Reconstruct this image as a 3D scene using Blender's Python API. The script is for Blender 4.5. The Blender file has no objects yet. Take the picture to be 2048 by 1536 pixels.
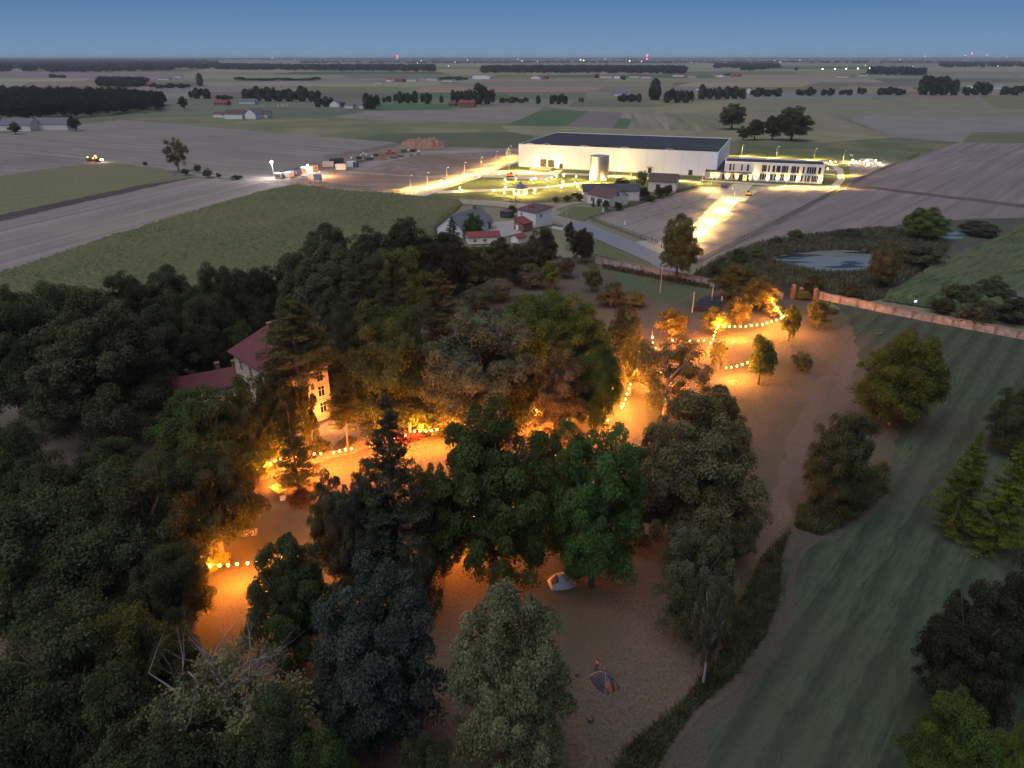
import bpy, math, random
import numpy as np
from mathutils import Vector, Matrix
SC = bpy.context.scene
COL = SC.collection
R = math.radians
PI = math.pi
# ------------------------------------------------------------------ camera
FPX, CAMH = 1421.0, 60.0
TH = math.atan((768 - 113) / FPX)
cam_d = bpy.data.cameras.new('camera')
cam_d.sensor_width = 36.0
cam_d.lens = 36.0 * FPX / 2048.0
cam_d.clip_start = 0.5
cam_d.clip_end = 120000.0
cam = bpy.data.objects.new('camera', cam_d)
cam.location = (0, 0, CAMH)
cam.rotation_euler = (PI / 2 - TH, 0, 0)
COL.objects.link(cam)
SC.camera = cam
# ------------------------------------------------------------------ sky
w = bpy.data.worlds.new('World')
SC.world = w
w.use_nodes = True
nt = w.node_tree
bg = nt.nodes['Background']
sky = nt.nodes.new('ShaderNodeTexSky')
sky.sky_type = 'NISHITA'
sky.sun_disc = False
sky.sun_elevation = R(3.0)
sky.sun_rotation = R(190)
sky.altitude = 100
sky.air_density = 0.5
sky.dust_density = 0.5
sky.ozone_density = 4.2
# the sky model scaled down, plus a blue dusk gradient that pales towards the horizon
dim = nt.nodes.new('ShaderNodeVectorMath'); dim.operation = 'SCALE'; dim.inputs['Scale'].default_value = 0.3
tc = nt.nodes.new('ShaderNodeTexCoord'); sep = nt.nodes.new('ShaderNodeSeparateXYZ'); rp_ = nt.nodes.new('ShaderNodeValToRGB')
nt.links.new(tc.outputs['Generated'], sep.inputs[0]); nt.links.new(sep.outputs[2], rp_.inputs[0])
el_ = rp_.color_ramp.elements
el_.new(0.07); el_.new(0.4)
for e_, (p_, c_) in zip(el_, [(0.0, (.16, .25, .41)), (0.07, (.075, .145, .27)), (0.4, (.03, .07, .16)), (1.0, (.03, .06, .13))]):
    e_.position = p_; e_.color = (*c_, 1)
veil = nt.nodes.new('ShaderNodeVectorMath'); veil.operation = 'SCALE'; veil.inputs['Scale'].default_value = 9.1
vs_ = nt.nodes.new('ShaderNodeVectorMath'); vs_.operation = 'ADD'
nt.links.new(rp_.outputs[0], veil.inputs[0]); nt.links.new(sky.outputs[0], dim.inputs[0])
nt.links.new(dim.outputs[0], vs_.inputs[0]); nt.links.new(veil.outputs[0], vs_.inputs[1]); nt.links.new(vs_.outputs[0], bg.inputs[0])
bg.inputs[1].default_value = 0.11
# weak broad twilight glow from the western sky behind the camera
sun_d = bpy.data.lights.new('sun', 'SUN')
sun_d.energy = 2.4
sun_d.angle = R(70)
sun_d.color = (0.98, 0.94, 0.95)
sun = bpy.data.objects.new('sun', sun_d)
sun.rotation_euler = Vector((-0.35, -0.30, 1.0)).to_track_quat('Z', 'Y').to_euler()
COL.objects.link(sun)
SC.view_settings.view_transform = 'Standard'
SC.view_settings.look = 'None'
SC.view_settings.gamma = 1.0
SC.view_settings.exposure = 0.0
SC.render.engine = 'CYCLES'
SC.cycles.max_bounces = 4
SC.cycles.diffuse_bounces = 2
SC.cycles.glossy_bounces = 2
SC.cycles.transmission_bounces = 2
SC.cycles.transparent_max_bounces = 4
SC.cycles.volume_bounces = 0
SC.cycles.volume_max_steps = 32
SC.cycles.use_denoising = True
SC.cycles.sample_clamp_indirect = 3.0
SC.cycles.use_light_tree = True

# ------------------------------------------------------------------ geometry helpers
def G(px, py, z=0.0):
    """point of the place seen at photo position (px, py) at height z"""
    x = (px - 1024) / FPX; y = -(py - 768) / FPX
    d = (x, y * math.sin(TH) + math.cos(TH), y * math.cos(TH) - math.sin(TH))
    t = (CAMH - z) / -d[2]
    return Vector((d[0] * t, d[1] * t, z))
def zat(Y, py):
    y = -(py - 768) / FPX
    d1 = y * math.sin(TH) + math.cos(TH); d2 = y * math.cos(TH) - math.sin(TH)
    return CAMH + d2 / d1 * Y
def depth(Y, z):
    return Y * math.cos(TH) + (CAMH - z) * math.sin(TH)

def props(o, label=None, cat=None, group=None, kind=None):
    if label: o['label'] = label
    if cat: o['category'] = cat
    if group: o['group'] = group
    if kind: o['kind'] = kind
    return o
def empty(name, loc, rz=0.0, label=None, cat=None, group=None):
    o = bpy.data.objects.new(name, None)
    o.empty_display_size = 0.1
    COL.objects.link(o)
    o.location = loc; o.rotation_euler = (0, 0, rz)
    return props(o, label, cat, group)
def link(name, me, parent=None, loc=(0, 0, 0), rz=0.0):
    o = bpy.data.objects.new(name, me)
    COL.objects.link(o)
    o.location = loc; o.rotation_euler = (0, 0, rz)
    if parent: o.parent = parent
    return o
def npmesh(name, V, F, mat=None, smooth=False):
    """V (n,3) array, F (m,k) array of equal sized faces"""
    me = bpy.data.meshes.new(name)
    V = np.asarray(V, dtype=np.float32); F = np.asarray(F, dtype=np.int32)
    m, k = F.shape
    me.vertices.add(len(V)); me.vertices.foreach_set('co', V.ravel())
    me.loops.add(m * k); me.loops.foreach_set('vertex_index', F.ravel())
    me.polygons.add(m)
    me.polygons.foreach_set('loop_start', np.arange(0, m * k, k, dtype=np.int32))
    me.polygons.foreach_set('loop_total', np.full(m, k, dtype=np.int32))
    if smooth: me.polygons.foreach_set('use_smooth', np.ones(m, dtype=bool))
    me.update(calc_edges=True)
    if mat: me.materials.append(mat)
    return me
class MB:
    def __init__(s): s.v = []; s.f = []
    def add(s, vs, fs):
        n = len(s.v); s.v += [tuple(p) for p in vs]; s.f += [tuple(i + n for i in q) for q in fs]; return s
    def box(s, x0, x1, y0, y1, z0, z1):
        return s.add([(x0,y0,z0),(x1,y0,z0),(x1,y1,z0),(x0,y1,z0),(x0,y0,z1),(x1,y0,z1),(x1,y1,z1),(x0,y1,z1)],
                     [(0,3,2,1),(4,5,6,7),(0,1,5,4),(1,2,6,5),(2,3,7,6),(3,0,4,7)])
    def tube(s, p0, p1, r0, r1=None, n=8, caps=True):
        r1 = r0 if r1 is None else r1
        p0 = Vector(p0); p1 = Vector(p1); d = (p1 - p0)
        if d.length < 1e-6: return s
        d.normalize(); a = d.orthogonal().normalized(); b = d.cross(a)
        vs = []
        for p, r in ((p0, r0), (p1, r1)):
            for k in range(n):
                t = 2 * PI * k / n
                vs.append(p + a * (r * math.cos(t)) + b * (r * math.sin(t)))
        fs = [(k, (k + 1) % n, n + (k + 1) % n, n + k) for k in range(n)]
        if caps: fs += [tuple(range(n))[::-1], tuple(range(n, 2 * n))]
        return s.add(vs, fs)
    def path(s, pts, rs, n=6):
        for i in range(len(pts) - 1): s.tube(pts[i], pts[i + 1], rs[i], rs[i + 1], n)
        return s
    def prism(s, poly, z0, z1):
        n = len(poly)
        vs = [(p[0], p[1], z0) for p in poly] + [(p[0], p[1], z1) for p in poly]
        return s.add(vs, [tuple(range(n))[::-1], tuple(range(n, 2 * n))] + [(k, (k + 1) % n, n + (k + 1) % n, n + k) for k in range(n)])
    def lathe(s, prof, c=(0, 0, 0), n=12):
        """prof: [(r,z)..]"""
        vs = []; fs = []
        for r, z in prof:
            for k in range(n):
                t = 2 * PI * k / n
                vs.append((c[0] + r * math.cos(t), c[1] + r * math.sin(t), c[2] + z))
        for i in range(len(prof) - 1):
            for k in range(n):
                fs.append((i * n + k, i * n + (k + 1) % n, (i + 1) * n + (k + 1) % n, (i + 1) * n + k))
        fs.append(tuple(range(n))[::-1]); fs.append(tuple(range((len(prof) - 1) * n, len(prof) * n)))
        return s.add(vs, fs)
    def ball(s, c, r, n=8, sz=1.0):
        return s.lathe([(r * math.sin(PI * i / n) + 1e-4, -r * sz * math.cos(PI * i / n)) for i in range(n + 1)], c, n)
    def mesh(s, name, mat, smooth=False):
        me = bpy.data.meshes.new(name); me.from_pydata(s.v, [], s.f)
        if smooth:
            for p in me.polygons: p.use_smooth = True
        me.materials.append(mat); me.update(); return me
    def build(s, name, mat, parent=None, loc=(0, 0, 0), rz=0.0, smooth=False):
        return link(name, s.mesh(name, mat, smooth), parent, loc, rz)
def copy_tree(o, parent=None):
    c = o.copy(); COL.objects.link(c)
    if parent: c.parent = parent
    for ch in list(o.children): copy_tree(ch, c)
    return c
ORD = ['first','second','third','fourth','fifth','sixth','seventh','eighth','ninth','tenth','eleventh','twelfth','thirteenth','fourteenth','fifteenth','sixteenth','seventeenth','eighteenth','nineteenth','twentieth']
for _t in ('twenty','thirty','forty'):
    for _o in ['first','second','third','fourth','fifth','sixth','seventh','eighth','ninth']: ORD.append(_t + '-' + _o)
    ORD.append({'twenty':'thirtieth','thirty':'fortieth','forty':'fiftieth'}[_t])

# ------------------------------------------------------------------ materials
MATS = {}
def nodes_of(name):
    m = bpy.data.materials.new(name); m.use_nodes = True
    t = m.node_tree
    return m, t, t.nodes['Principled BSDF'], t.nodes, t.links
def ramp(ns, stops):
    r = ns.new('ShaderNodeValToRGB')
    e = r.color_ramp.elements
    while len(e) < len(stops): e.new(0.5)
    for i, (p, c) in enumerate(stops):
        e[i].position = p; e[i].color = (*c, 1)
    return r
def mat(name, c, rough=0.8, var=0.18, scale=1.0, metal=0.0, bump=0.0, world=True, c2=None, spec=0.3, stretch=None, detail=4, big=None, tram=None):
    """procedural material: base colour broken up by noise; 'big' adds a second, broader noise towards colour big[0] at scale big[1]"""
    if name in MATS: return MATS[name]
    m, t, b, ns, ls = nodes_of(name)
    if world:
        src = ns.new('ShaderNodeNewGeometry').outputs['Position']
    else:
        src = ns.new('ShaderNodeTexCoord').outputs['Object']
    if stretch:
        mp = ns.new('ShaderNodeMapping'); mp.vector_type = 'TEXTURE'; mp.inputs['Rotation'].default_value = (0, 0, stretch[0]); mp.inputs['Scale'].default_value = (1 / stretch[1], 1 / stretch[2], 1)
        ls.new(src, mp.inputs[0]); src2 = mp.outputs[0]
    else: src2 = src
    n = ns.new('ShaderNodeTexNoise'); n.inputs['Scale'].default_value = scale; n.inputs['Detail'].default_value = detail; n.inputs['Roughness'].default_value = 0.65
    ls.new(src2, n.inputs['Vector'])
    lo = tuple(x * (1 - var) for x in c); hi = tuple(min(1, x * (1 + var)) for x in (c2 or c))
    r = ramp(ns, [(0.32, lo), (0.68, hi)])
    ls.new(n.outputs['Fac'], r.inputs[0])
    out = r.outputs[0]
    if big:
        n2 = ns.new('ShaderNodeTexNoise'); n2.inputs['Scale'].default_value = big[1]; n2.inputs['Detail'].default_value = 3
        ls.new(src, n2.inputs['Vector'])
        r2 = ramp(ns, [(0.45, (0, 0, 0)), (0.62, (1, 1, 1))]); ls.new(n2.outputs['Fac'], r2.inputs[0])
        mx = ns.new('ShaderNodeMix'); mx.data_type = 'RGBA'
        ls.new(r2.outputs[0], mx.inputs[0]); ls.new(out, mx.inputs[6]); mx.inputs[7].default_value = (*big[0], 1)
        if len(big) > 2:
            mu = ns.new('ShaderNodeMath'); mu.operation = 'MULTIPLY'; mu.inputs[1].default_value = big[2]
            ls.new(r2.outputs[0], mu.inputs[0]); ls.new(mu.outputs[0], mx.inputs[0])
        out = mx.outputs[2]
    if tram:  # wheel tracks every tram[0] metres along the rows
        mt = ns.new('ShaderNodeMapping'); mt.vector_type = 'TEXTURE'; mt.inputs['Rotation'].default_value = (0, 0, stretch[0]); ls.new(src, mt.inputs[0])
        sy = ns.new('ShaderNodeSeparateXYZ'); ls.new(mt.outputs[0], sy.inputs[0])
        ad = ns.new('ShaderNodeMath'); ad.operation = 'MULTIPLY_ADD'; ad.inputs[1].default_value = 2.5; ls.new(n.outputs['Fac'], ad.inputs[0]); ls.new(sy.outputs[1], ad.inputs[2])
        pp_ = ns.new('ShaderNodeMath'); pp_.operation = 'PINGPONG'; pp_.inputs[1].default_value = tram[0] / 2; ls.new(ad.outputs[0], pp_.inputs[0])
        mr = ns.new('ShaderNodeMapRange'); mr.inputs[1].default_value = .5; mr.inputs[2].default_value = 1.3; mr.inputs[3].default_value = tram[1]; mr.inputs[4].default_value = 1.0
        ls.new(pp_.outputs[0], mr.inputs[0])
        sv_ = ns.new('ShaderNodeVectorMath'); sv_.operation = 'SCALE'; ls.new(out, sv_.inputs[0]); ls.new(mr.outputs[0], sv_.inputs['Scale']); out = sv_.outputs[0]
    ls.new(out, b.inputs['Base Color'])
    b.inputs['Roughness'].default_value = rough; b.inputs['Metallic'].default_value = metal
    b.inputs['Specular IOR Level'].default_value = spec
    if bump:
        bp = ns.new('ShaderNodeBump'); bp.inputs['Strength'].default_value = bump; bp.inputs['Distance'].default_value = 0.1
        ls.new(n.outputs['Fac'], bp.inputs['Height']); ls.new(bp.outputs[0], b.inputs['Normal'])
    MATS[name] = m
    return m
def emit(name, c, s):
    if name in MATS: return MATS[name]
    m, t, b, ns, ls = nodes_of(name)
    b.inputs['Base Color'].default_value = (*c, 1)
    b.inputs['Emission Color'].default_value = (*c, 1)
    b.inputs['Emission Strength'].default_value = s
    MATS[name] = m
    return m
def glass(name, c=(0.02, 0.025, 0.035)):
    return mat(name, c, 0.12, 0.3, 0.7, spec=0.7)

def leaf_material():
    m, t, b, ns, ls = nodes_of('foliage')
    ns.remove(b)
    oi = ns.new('ShaderNodeObjectInfo'); ge = ns.new('ShaderNodeNewGeometry')
    n = ns.new('ShaderNodeTexNoise'); n.inputs['Scale'].default_value = 0.45; n.inputs['Detail'].default_value = 2
    ls.new(ge.outputs['Position'], n.inputs['Vector'])
    a = ns.new('ShaderNodeMapRange'); a.inputs[1].default_value = 0.3; a.inputs[2].default_value = 0.7; a.inputs[3].default_value = 0.62; a.inputs[4].default_value = 1.4
    ls.new(n.outputs['Fac'], a.inputs[0])
    c = ns.new('ShaderNodeMapRange'); c.inputs[3].default_value = 0.78; c.inputs[4].default_value = 1.22
    ls.new(ge.outputs['Random Per Island'], c.inputs[0])
    mu = ns.new('ShaderNodeMath'); mu.operation = 'MULTIPLY'
    ls.new(a.outputs[0], mu.inputs[0]); ls.new(c.outputs[0], mu.inputs[1])
    sc = ns.new('ShaderNodeVectorMath'); sc.operation = 'SCALE'
    ls.new(oi.outputs['Color'], sc.inputs[0]); ls.new(mu.outputs[0], sc.inputs['Scale'])
    # hue wobble per leaf
    hs = ns.new('ShaderNodeHueSaturation')
    h = ns.new('ShaderNodeMapRange'); h.inputs[3].default_value = 0.475; h.inputs[4].default_value = 0.525
    ls.new(n.outputs['Fac'], h.inputs[0]); ls.new(h.outputs[0], hs.inputs['Hue'])
    ls.new(sc.outputs[0], hs.inputs['Color'])
    d = ns.new('ShaderNodeBsdfDiffuse'); tr = ns.new('ShaderNodeBsdfTranslucent')
    ls.new(hs.outputs[0], d.inputs[0])
    g = ns.new('ShaderNodeVectorMath'); g.operation = 'MULTIPLY'; g.inputs[1].default_value = (0.95, 1.2, 0.5)
    ls.new(hs.outputs[0], g.inputs[0]); ls.new(g.outputs[0], tr.inputs[0])
    mx = ns.new('ShaderNodeMixShader'); mx.inputs[0].default_value = 0.37
    ls.new(d.outputs[0], mx.inputs[1]); ls.new(tr.outputs[0], mx.inputs[2])
    ls.new(mx.outputs[0], ns['Material Output'].inputs[0])
    return m
LEAF = leaf_material()
BARK = mat('bark', (0.10, 0.085, 0.07), 0.9, 0.35, 6, bump=0.3)
BARKPALE = mat('pale_bark', (0.26, 0.23, 0.22), 0.9, 0.35, 6, bump=0.3)
DEADWOOD = mat('dead_wood', (0.20, 0.19, 0.21), 0.9, 0.3, 5)
# ------------------------------------------------------------------ setting: ground, fields, roads
ZL = [-0.26]
def poly_xy(pts): return [G(a, b) for a, b in pts]
def sheet(name, pts, m, z=None, kind='structure', world=None, rag=None):
    if z is None:
        ZL[0] += 0.004; z = ZL[0]
    P = world or poly_xy(pts)
    if rag is None: rag = {'field': .8, 'trodden_path': .9, 'dirt_strip': .7, 'mown_meadow': .5, 'meadow_patch': 1.2, 'park_lawn': .6, 'verge': .5, 'garden_grass': .5, 'pond': .8, 'pond_bank': 1.0, 'gate_apron': .2, 'farm_track': .3, 'forecourt': .8}.get(name, 0)
    if rag and not world:
        rr = random.Random(len(P) * 7 + int(P[0][0])); Q = []
        for i in range(len(P)):
            a, b = P[i], P[(i + 1) % len(P)]; L = (b - a).length
            k = max(1, min(60, int(L / (rag * 3.0 * max(1, a[1] / 250)))))
            for j in range(k):
                q = a.lerp(b, j / k); f = rag if j else rag * .3
                Q.append(Vector((q.x + rr.uniform(-f, f) , q.y + rr.uniform(-f, f), 0)))
        P = Q
    me = bpy.data.meshes.new(name)
    me.from_pydata([(p[0], p[1], z) for p in P], [], [tuple(range(len(P)))])
    me.update(); me.materials.append(m)
    if me.polygons[0].normal.z < 0: me.flip_normals()
    o = link(name, me); o['kind'] = kind
    return o
SOIL = (0.198, 0.176, 0.155); TAN = (0.235, 0.205, 0.13); OLIVE = (0.125, 0.135, 0.07); GREEN = (0.065, 0.105, 0.05); DGREEN = (0.05, 0.075, 0.045)
g = sheet('ground', None, mat('ground_far', (0.15, 0.15, 0.095), 1, 0.3, 0.004, big=((0.10, 0.115, 0.07), 0.0015)), -0.30,
          world=[(-60000, -300, 0), (60000, -300, 0), (60000, 90000, 0), (-60000, 90000, 0)])
rnd = random.Random(5)
# patchwork of far fields: rows of strips, each one a field with its own crop
pal = [SOIL, TAN, TAN, OLIVE, (0.25, 0.215, 0.13), (0.17, 0.165, 0.10), (0.2, 0.185, 0.14), GREEN, (0.16, 0.145, 0.13), TAN, (0.21, 0.19, 0.15), OLIVE]
rows = [125, 127.5, 130.5, 134, 138, 143, 149, 156, 164, 173, 184, 197]
fi = 0
for i in range(len(rows) - 1):
    y0, y1 = rows[i], rows[i + 1]
    x = -150
    while x < 2200:
        wd = rnd.uniform(120, 420)
        sl = rnd.uniform(-40, 60)
        c = rnd.choice(pal); c = tuple(v * rnd.uniform(0.8, 1.15) for v in c)
        fi += 1
        t0 = rnd.uniform(-1.2, 1.2); t1 = rnd.uniform(-1.2, 1.2)
        sheet('field', [(x, y1 + t0), (x + wd, y1 + t1), (x + wd + sl, y0 + 0.3), (x + sl, y0 + 0.3)],
              mat('far_field_%d' % fi, c, 1, 0.18, 0.02, stretch=(rnd.uniform(-0.6, 1.6), .1, 1.5), big=(tuple(v * .8 for v in c), 0.004, .6)), -0.285 + 0.006 * ((i % 2) * 2 + fi % 2))
        x += wd
def dirpx(a, b):
    p, q = G(*a), G(*b); return math.atan2(q.y - p.y, q.x - p.x)
def field(nm, pts, c, rot=0.3, st=(0.15, 3.0), sc=0.25, var=0.3, big=None, **k):
    return sheet('field', pts, mat('field_' + nm, c, 1, var, sc, stretch=(rot, st[0], st[1]), big=big or (tuple(v * .82 for v in c), 0.02, .7), bump=0.3, tram=(14 if G(*pts[0])[1] < 700 else 30, .84), **k))
field('behind_left', [(-200, 200), (330, 205), (560, 218), (660, 236), (430, 234), (245, 240), (-200, 262)], (0.12, 0.13, 0.08))
field('pale_mid', [(300, 196), (760, 200), (740, 222), (540, 238), (330, 226)], (0.13, 0.145, 0.10))
field('green_dull', [(512, 215), (725, 217), (715, 223), (640, 237), (520, 236)], (0.10, 0.125, 0.085))
field('bright_green', [(750, 207), (907, 208), (903, 219), (720, 222)], (0.065, 0.125, 0.06))
field('mid_soil', [(662, 235), (730, 222), (905, 219), (1000, 212), (1090, 213), (1024, 248), (762, 241)], SOIL)
field('mid_tan', [(905, 200), (1150, 199), (1136, 213), (1000, 212)], (0.17, 0.17, 0.13))
field('wheat_low', [(1084, 213), (1300, 214), (1470, 198), (1700, 197), (1700, 216), (1440, 229), (1176, 223)], (0.21, 0.19, 0.12))
field('east_olive', [(1480, 196), (1965, 196), (1990, 216), (2120, 218), (2140, 234), (1690, 231), (1440, 222)], (0.175, 0.17, 0.115), rot=0.1)
field('east_far', [(1960, 190), (2150, 188), (2150, 218), (1990, 215)], (0.15, 0.14, 0.085))
field('olive_band', [(250, 237), (430, 231), (540, 236), (662, 234), (762, 240), (1024, 246), (1060, 262), (920, 266), (762, 266), (702, 278), (512, 261), (380, 248)], OLIVE, rot=0.1, big=((0.19, 0.175, 0.09), 0.02))
field('green_patch', [(1084, 220), (1176, 222), (1134, 252), (1010, 250)], (0.065, 0.11, 0.05))
field('purple_soil', [(1176, 222), (1245, 225), (1226, 258), (1134, 253)], (0.15, 0.125, 0.125))
field('small_green', [(1237, 236), (1266, 238), (1253, 259), (1225, 258)], (0.07, 0.11, 0.055))
field('striped', [(1245, 225), (1335, 227), (1341, 260), (1253, 259), (1266, 238), (1240, 236)], (0.21, 0.185, 0.14), rot=1.45, st=(0.02, 1.2), sc=0.12, var=0.35)
field('olive_square', [(1336, 227), (1445, 228), (1470, 263), (1342, 260)], (0.155, 0.155, 0.095), rot=1.45, st=(0.05, 1), sc=0.12)
field('tan_belt', [(1000, 251), (1134, 253), (1342, 260), (1470, 262), (1640, 262), (1790, 274), (1640, 285), (1480, 282), (1100, 274), (1024, 266)], (0.21, 0.195, 0.115), rot=0.1)
field('east_tan', [(1440, 221), (1640, 225), (1790, 274), (1640, 264), (1470, 262)], (0.185, 0.17, 0.11), rot=0.1)
field('east_soil', [(1681, 231), (2160, 233), (2160, 262), (1945, 264), (1920, 284), (1788, 274)], (0.195, 0.175, 0.17), rot=0.1)
field('east_strip', [(1940, 270), (2160, 264), (2160, 287), (1925, 284)], (0.11, 0.12, 0.06), rot=0.1)
field('dark_meadow', [(702, 279), (762, 267), (1024, 264), (1070, 272), (1045, 300), (860, 292), (818, 286)], (0.085, 0.10, 0.06), rot=0.2)
field('east_meadow', [(1478, 283), (1640, 285), (1788, 275), (1917, 283), (1872, 302), (1800, 327), (1760, 335), (1640, 325), (1478, 300)], (0.085, 0.105, 0.055), rot=0.15, big=((0.14, 0.14, 0.07), 0.03))
field('big_left', [(-120, 285), (0, 268), (245, 239), (512, 262), (762, 282), (817, 287), (650, 319), (545, 347), (530, 363), (400, 353), (300, 333), (175, 323), (0, 307), (-120, 300)], SOIL, rot=dirpx((0, 290), (400, 330)), st=(0.03, 1.0), sc=0.3, big=((0.17, 0.15, 0.145), 0.012, 0.6))
field('left_below', [(-150, 302), (0, 307), (175, 323), (300, 333), (345, 347), (200, 330), (100, 337), (0, 352), (-150, 372)], (0.19, 0.165, 0.155), rot=-0.25)
field('olive_left', [(-150, 372), (0, 352), (100, 336), (175, 327), (230, 326), (300, 335), (350, 346), (345, 356), (250, 377), (100, 408), (-150, 462)], (0.135, 0.135, 0.065), rot=0.5, st=(1, 1), sc=0.5, big=((0.14, 0.14, 0.07), 0.03))
field('headland', [(-150, 462), (100, 407), (250, 376), (385, 353), (395, 356), (250, 388), (100, 421), (-150, 484)], (0.065, 0.052, 0.05), rot=0.5)
field('left_low', [(-150, 478), (100, 419), (250, 386), (385, 355), (470, 358), (560, 364), (592, 373), (512, 391), (260, 466), (0, 553), (-150, 610)], (0.20, 0.175, 0.165), rot=dirpx((0, 445), (385, 360)), st=(0.02, 0.5), sc=0.25, big=((0.235, 0.20, 0.16), 0.012, 0.6))
field('works_yard', [(530, 364), (545, 347), (650, 319), (817, 287), (870, 292), (1045, 298), (1042, 318), (960, 345), (900, 366), (835, 388), (700, 380), (600, 371)], (0.20, 0.155, 0.135), rot=0.1, st=(1, 1), sc=0.15, big=((0.17, 0.115, 0.085), 0.02))
field('yard_track', [(680, 344), (700, 342), (835, 351), (905, 354), (900, 356), (830, 353)], (0.27, 0.24, 0.21))
field('yard_track_far', [(700, 335), (760, 318), (830, 302), (1040, 296), (1041, 301), (850, 308), (775, 323), (725, 340)], (0.25, 0.215, 0.19))
field('east_big', [(1918, 284), (2160, 288), (2160, 425), (2048, 411), (1740, 374), (1700, 366), (1760, 338), (1800, 327)], (0.175, 0.145, 0.145), rot=dirpx((1740, 360), (1930, 290)), st=(0.03, 0.8), sc=0.3, big=((0.145, 0.12, 0.12), 0.012, 0.6))
field('east_track', [(1690, 371), (1740, 372), (2048, 408), (2160, 425), (2160, 432), (2048, 415), (1740, 377), (1690, 376)], (0.10, 0.075, 0.075), rot=0)
field('east_low', [(1690, 376), (1740, 377), (2048, 415), (2160, 432), (2160, 470), (1850, 480), (1620, 500), (1460, 530), (1395, 545), (1395, 525), (1540, 458)], (0.185, 0.155, 0.15), rot=dirpx((1540, 480), (1760, 390)), st=(0.05, 0.8), sc=0.25, big=((0.16, 0.13, 0.12), 0.015, 0.6))
field('front_left_plot', [(1180, 434), (1290, 404), (1408, 368), (1462, 372), (1395, 440), (1390, 470), (1325, 484), (1290, 478)], (0.19, 0.155, 0.145), rot=0.9, st=(1, 1), sc=0.3, big=((0.22, 0.185, 0.17), 0.02))
field('front_right_plot', [(1478, 372), (1700, 371), (1540, 457), (1400, 522), (1380, 500), (1395, 470), (1430, 440)], (0.18, 0.145, 0.14), rot=0.9, st=(1, 1), sc=0.3, big=((0.21, 0.175, 0.165), 0.02))
field('side_plot', [(1640, 318), (1800, 325), (1762, 336), (1700, 369), (1640, 376)], (0.17, 0.145, 0.13), rot=0.9, st=(1, 1), sc=0.3)
# lawns of the works
sheet('works_lawn', [(838, 388), (900, 366), (1042, 326), (1410, 352), (1440, 372), (1408, 370), (1240, 420), (1180, 400), (1000, 403), (900, 398)], mat('works_grass', (0.075, 0.10, 0.03), 1, 0.3, 0.6))
sheet('works_lawn', [(1480, 300), (1640, 312), (1700, 330), (1700, 366), (1660, 378), (1400, 366), (1404, 352)], mat('works_grass', (0.075, 0.10, 0.03), 1, 0.3, 0.6))
CONC = mat('pale_concrete', (0.42, 0.38, 0.31), 0.85, 0.14, 0.5)
CONCD = mat('grey_concrete', (0.30, 0.27, 0.23), 0.85, 0.14, 0.5)
ASPH = mat('asphalt', (0.16, 0.17, 0.20), 0.8, 0.15, 0.8)
ASPHD = mat('worn_asphalt', (0.20, 0.19, 0.18), 0.85, 0.18, 0.5)
def road(name, pts, m): return sheet(name, pts, m)
road('works_road', [(800, 391), (830, 380), (930, 350), (1037, 317), (1037, 324), (1012, 331), (968, 353), (898, 375), (850, 392)], CONC)
road('works_yard_paving', [(966, 354), (985, 341), (1068, 341), (1076, 346), (1128, 338), (1112, 351), (1091, 359)], CONC)
road('works_path', [(880, 381), (1000, 377), (1100, 371), (1180, 362), (1180, 366), (1100, 375.5), (1000, 381.5), (870, 387)], CONC)
road('works_path', [(1125, 345), (1240, 350), (1402, 362), (1402, 366), (1240, 354), (1120, 348.5)], CONC)
road('works_loop_road', [(1400, 361), (1470, 366), (1560, 373), (1640, 377), (1676, 375), (1690, 360), (1686, 338), (1662, 324), (1640, 320), (1480, 311), (1480, 314.5),
     (1640, 325), (1662, 331), (1674, 343), (1676, 357), (1662, 370), (1640, 371), (1560, 368.5), (1480, 363), (1400, 358.5)], CONC)
road('office_drive', [(1466, 367), (1506, 369), (1462, 418), (1440, 440), (1412, 466), (1375, 496), (1340, 512), (1298, 490), (1330, 480), (1372, 462), (1392, 444), (1415, 418)], CONC)
road('parking_bay', [(1439, 378), (1459, 379.5), (1433, 397.5), (1411, 396)], CONC)
road('parking_bay', [(1490, 378), (1516, 381), (1489, 402.5), (1464, 400.5)], CONC)
road('parking_bay', [(1445, 424), (1468, 427), (1452, 441), (1430, 439)], CONCD)
# public road: from the site cabins past the houses and down to the gate
road('road', [(510, 358), (545, 364), (600, 370), (700, 380), (800, 388), (900, 397), (1000, 402), (1085, 412), (1130, 428), (1210, 460), (1290, 492), (1345, 522), (1400, 560),
     (1360, 560), (1290, 520), (1180, 472), (1100, 440), (1060, 424), (1000, 413), (900, 406), (800, 397), (700, 387), (600, 377), (540, 370)], ASPHD)
road('road', [(1160, 442), (1210, 461), (1290, 493), (1345, 523), (1400, 560), (1358, 560), (1290, 519), (1200, 480), (1130, 450)], ASPH)
road('farm_track', [(1098, 424), (1075, 430), (1088, 445), (1135, 452), (1160, 444), (1110, 428), (1112, 418), (1150, 408), (1200, 402), (1165, 401), (1120, 408)], mat('gravel_track', (0.22, 0.2, 0.17), 1, 0.2, 0.8))
road('gate_apron', [(1270, 484), (1300, 478), (1345, 500), (1350, 520), (1330, 512)], CONCD)
sheet('farmyard', [(930, 470), (985, 444), (1035, 440), (1045, 465), (1000, 475)], mat('yard_paving', (0.27, 0.26, 0.26), 0.9, 0.12, 0.6))
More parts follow.
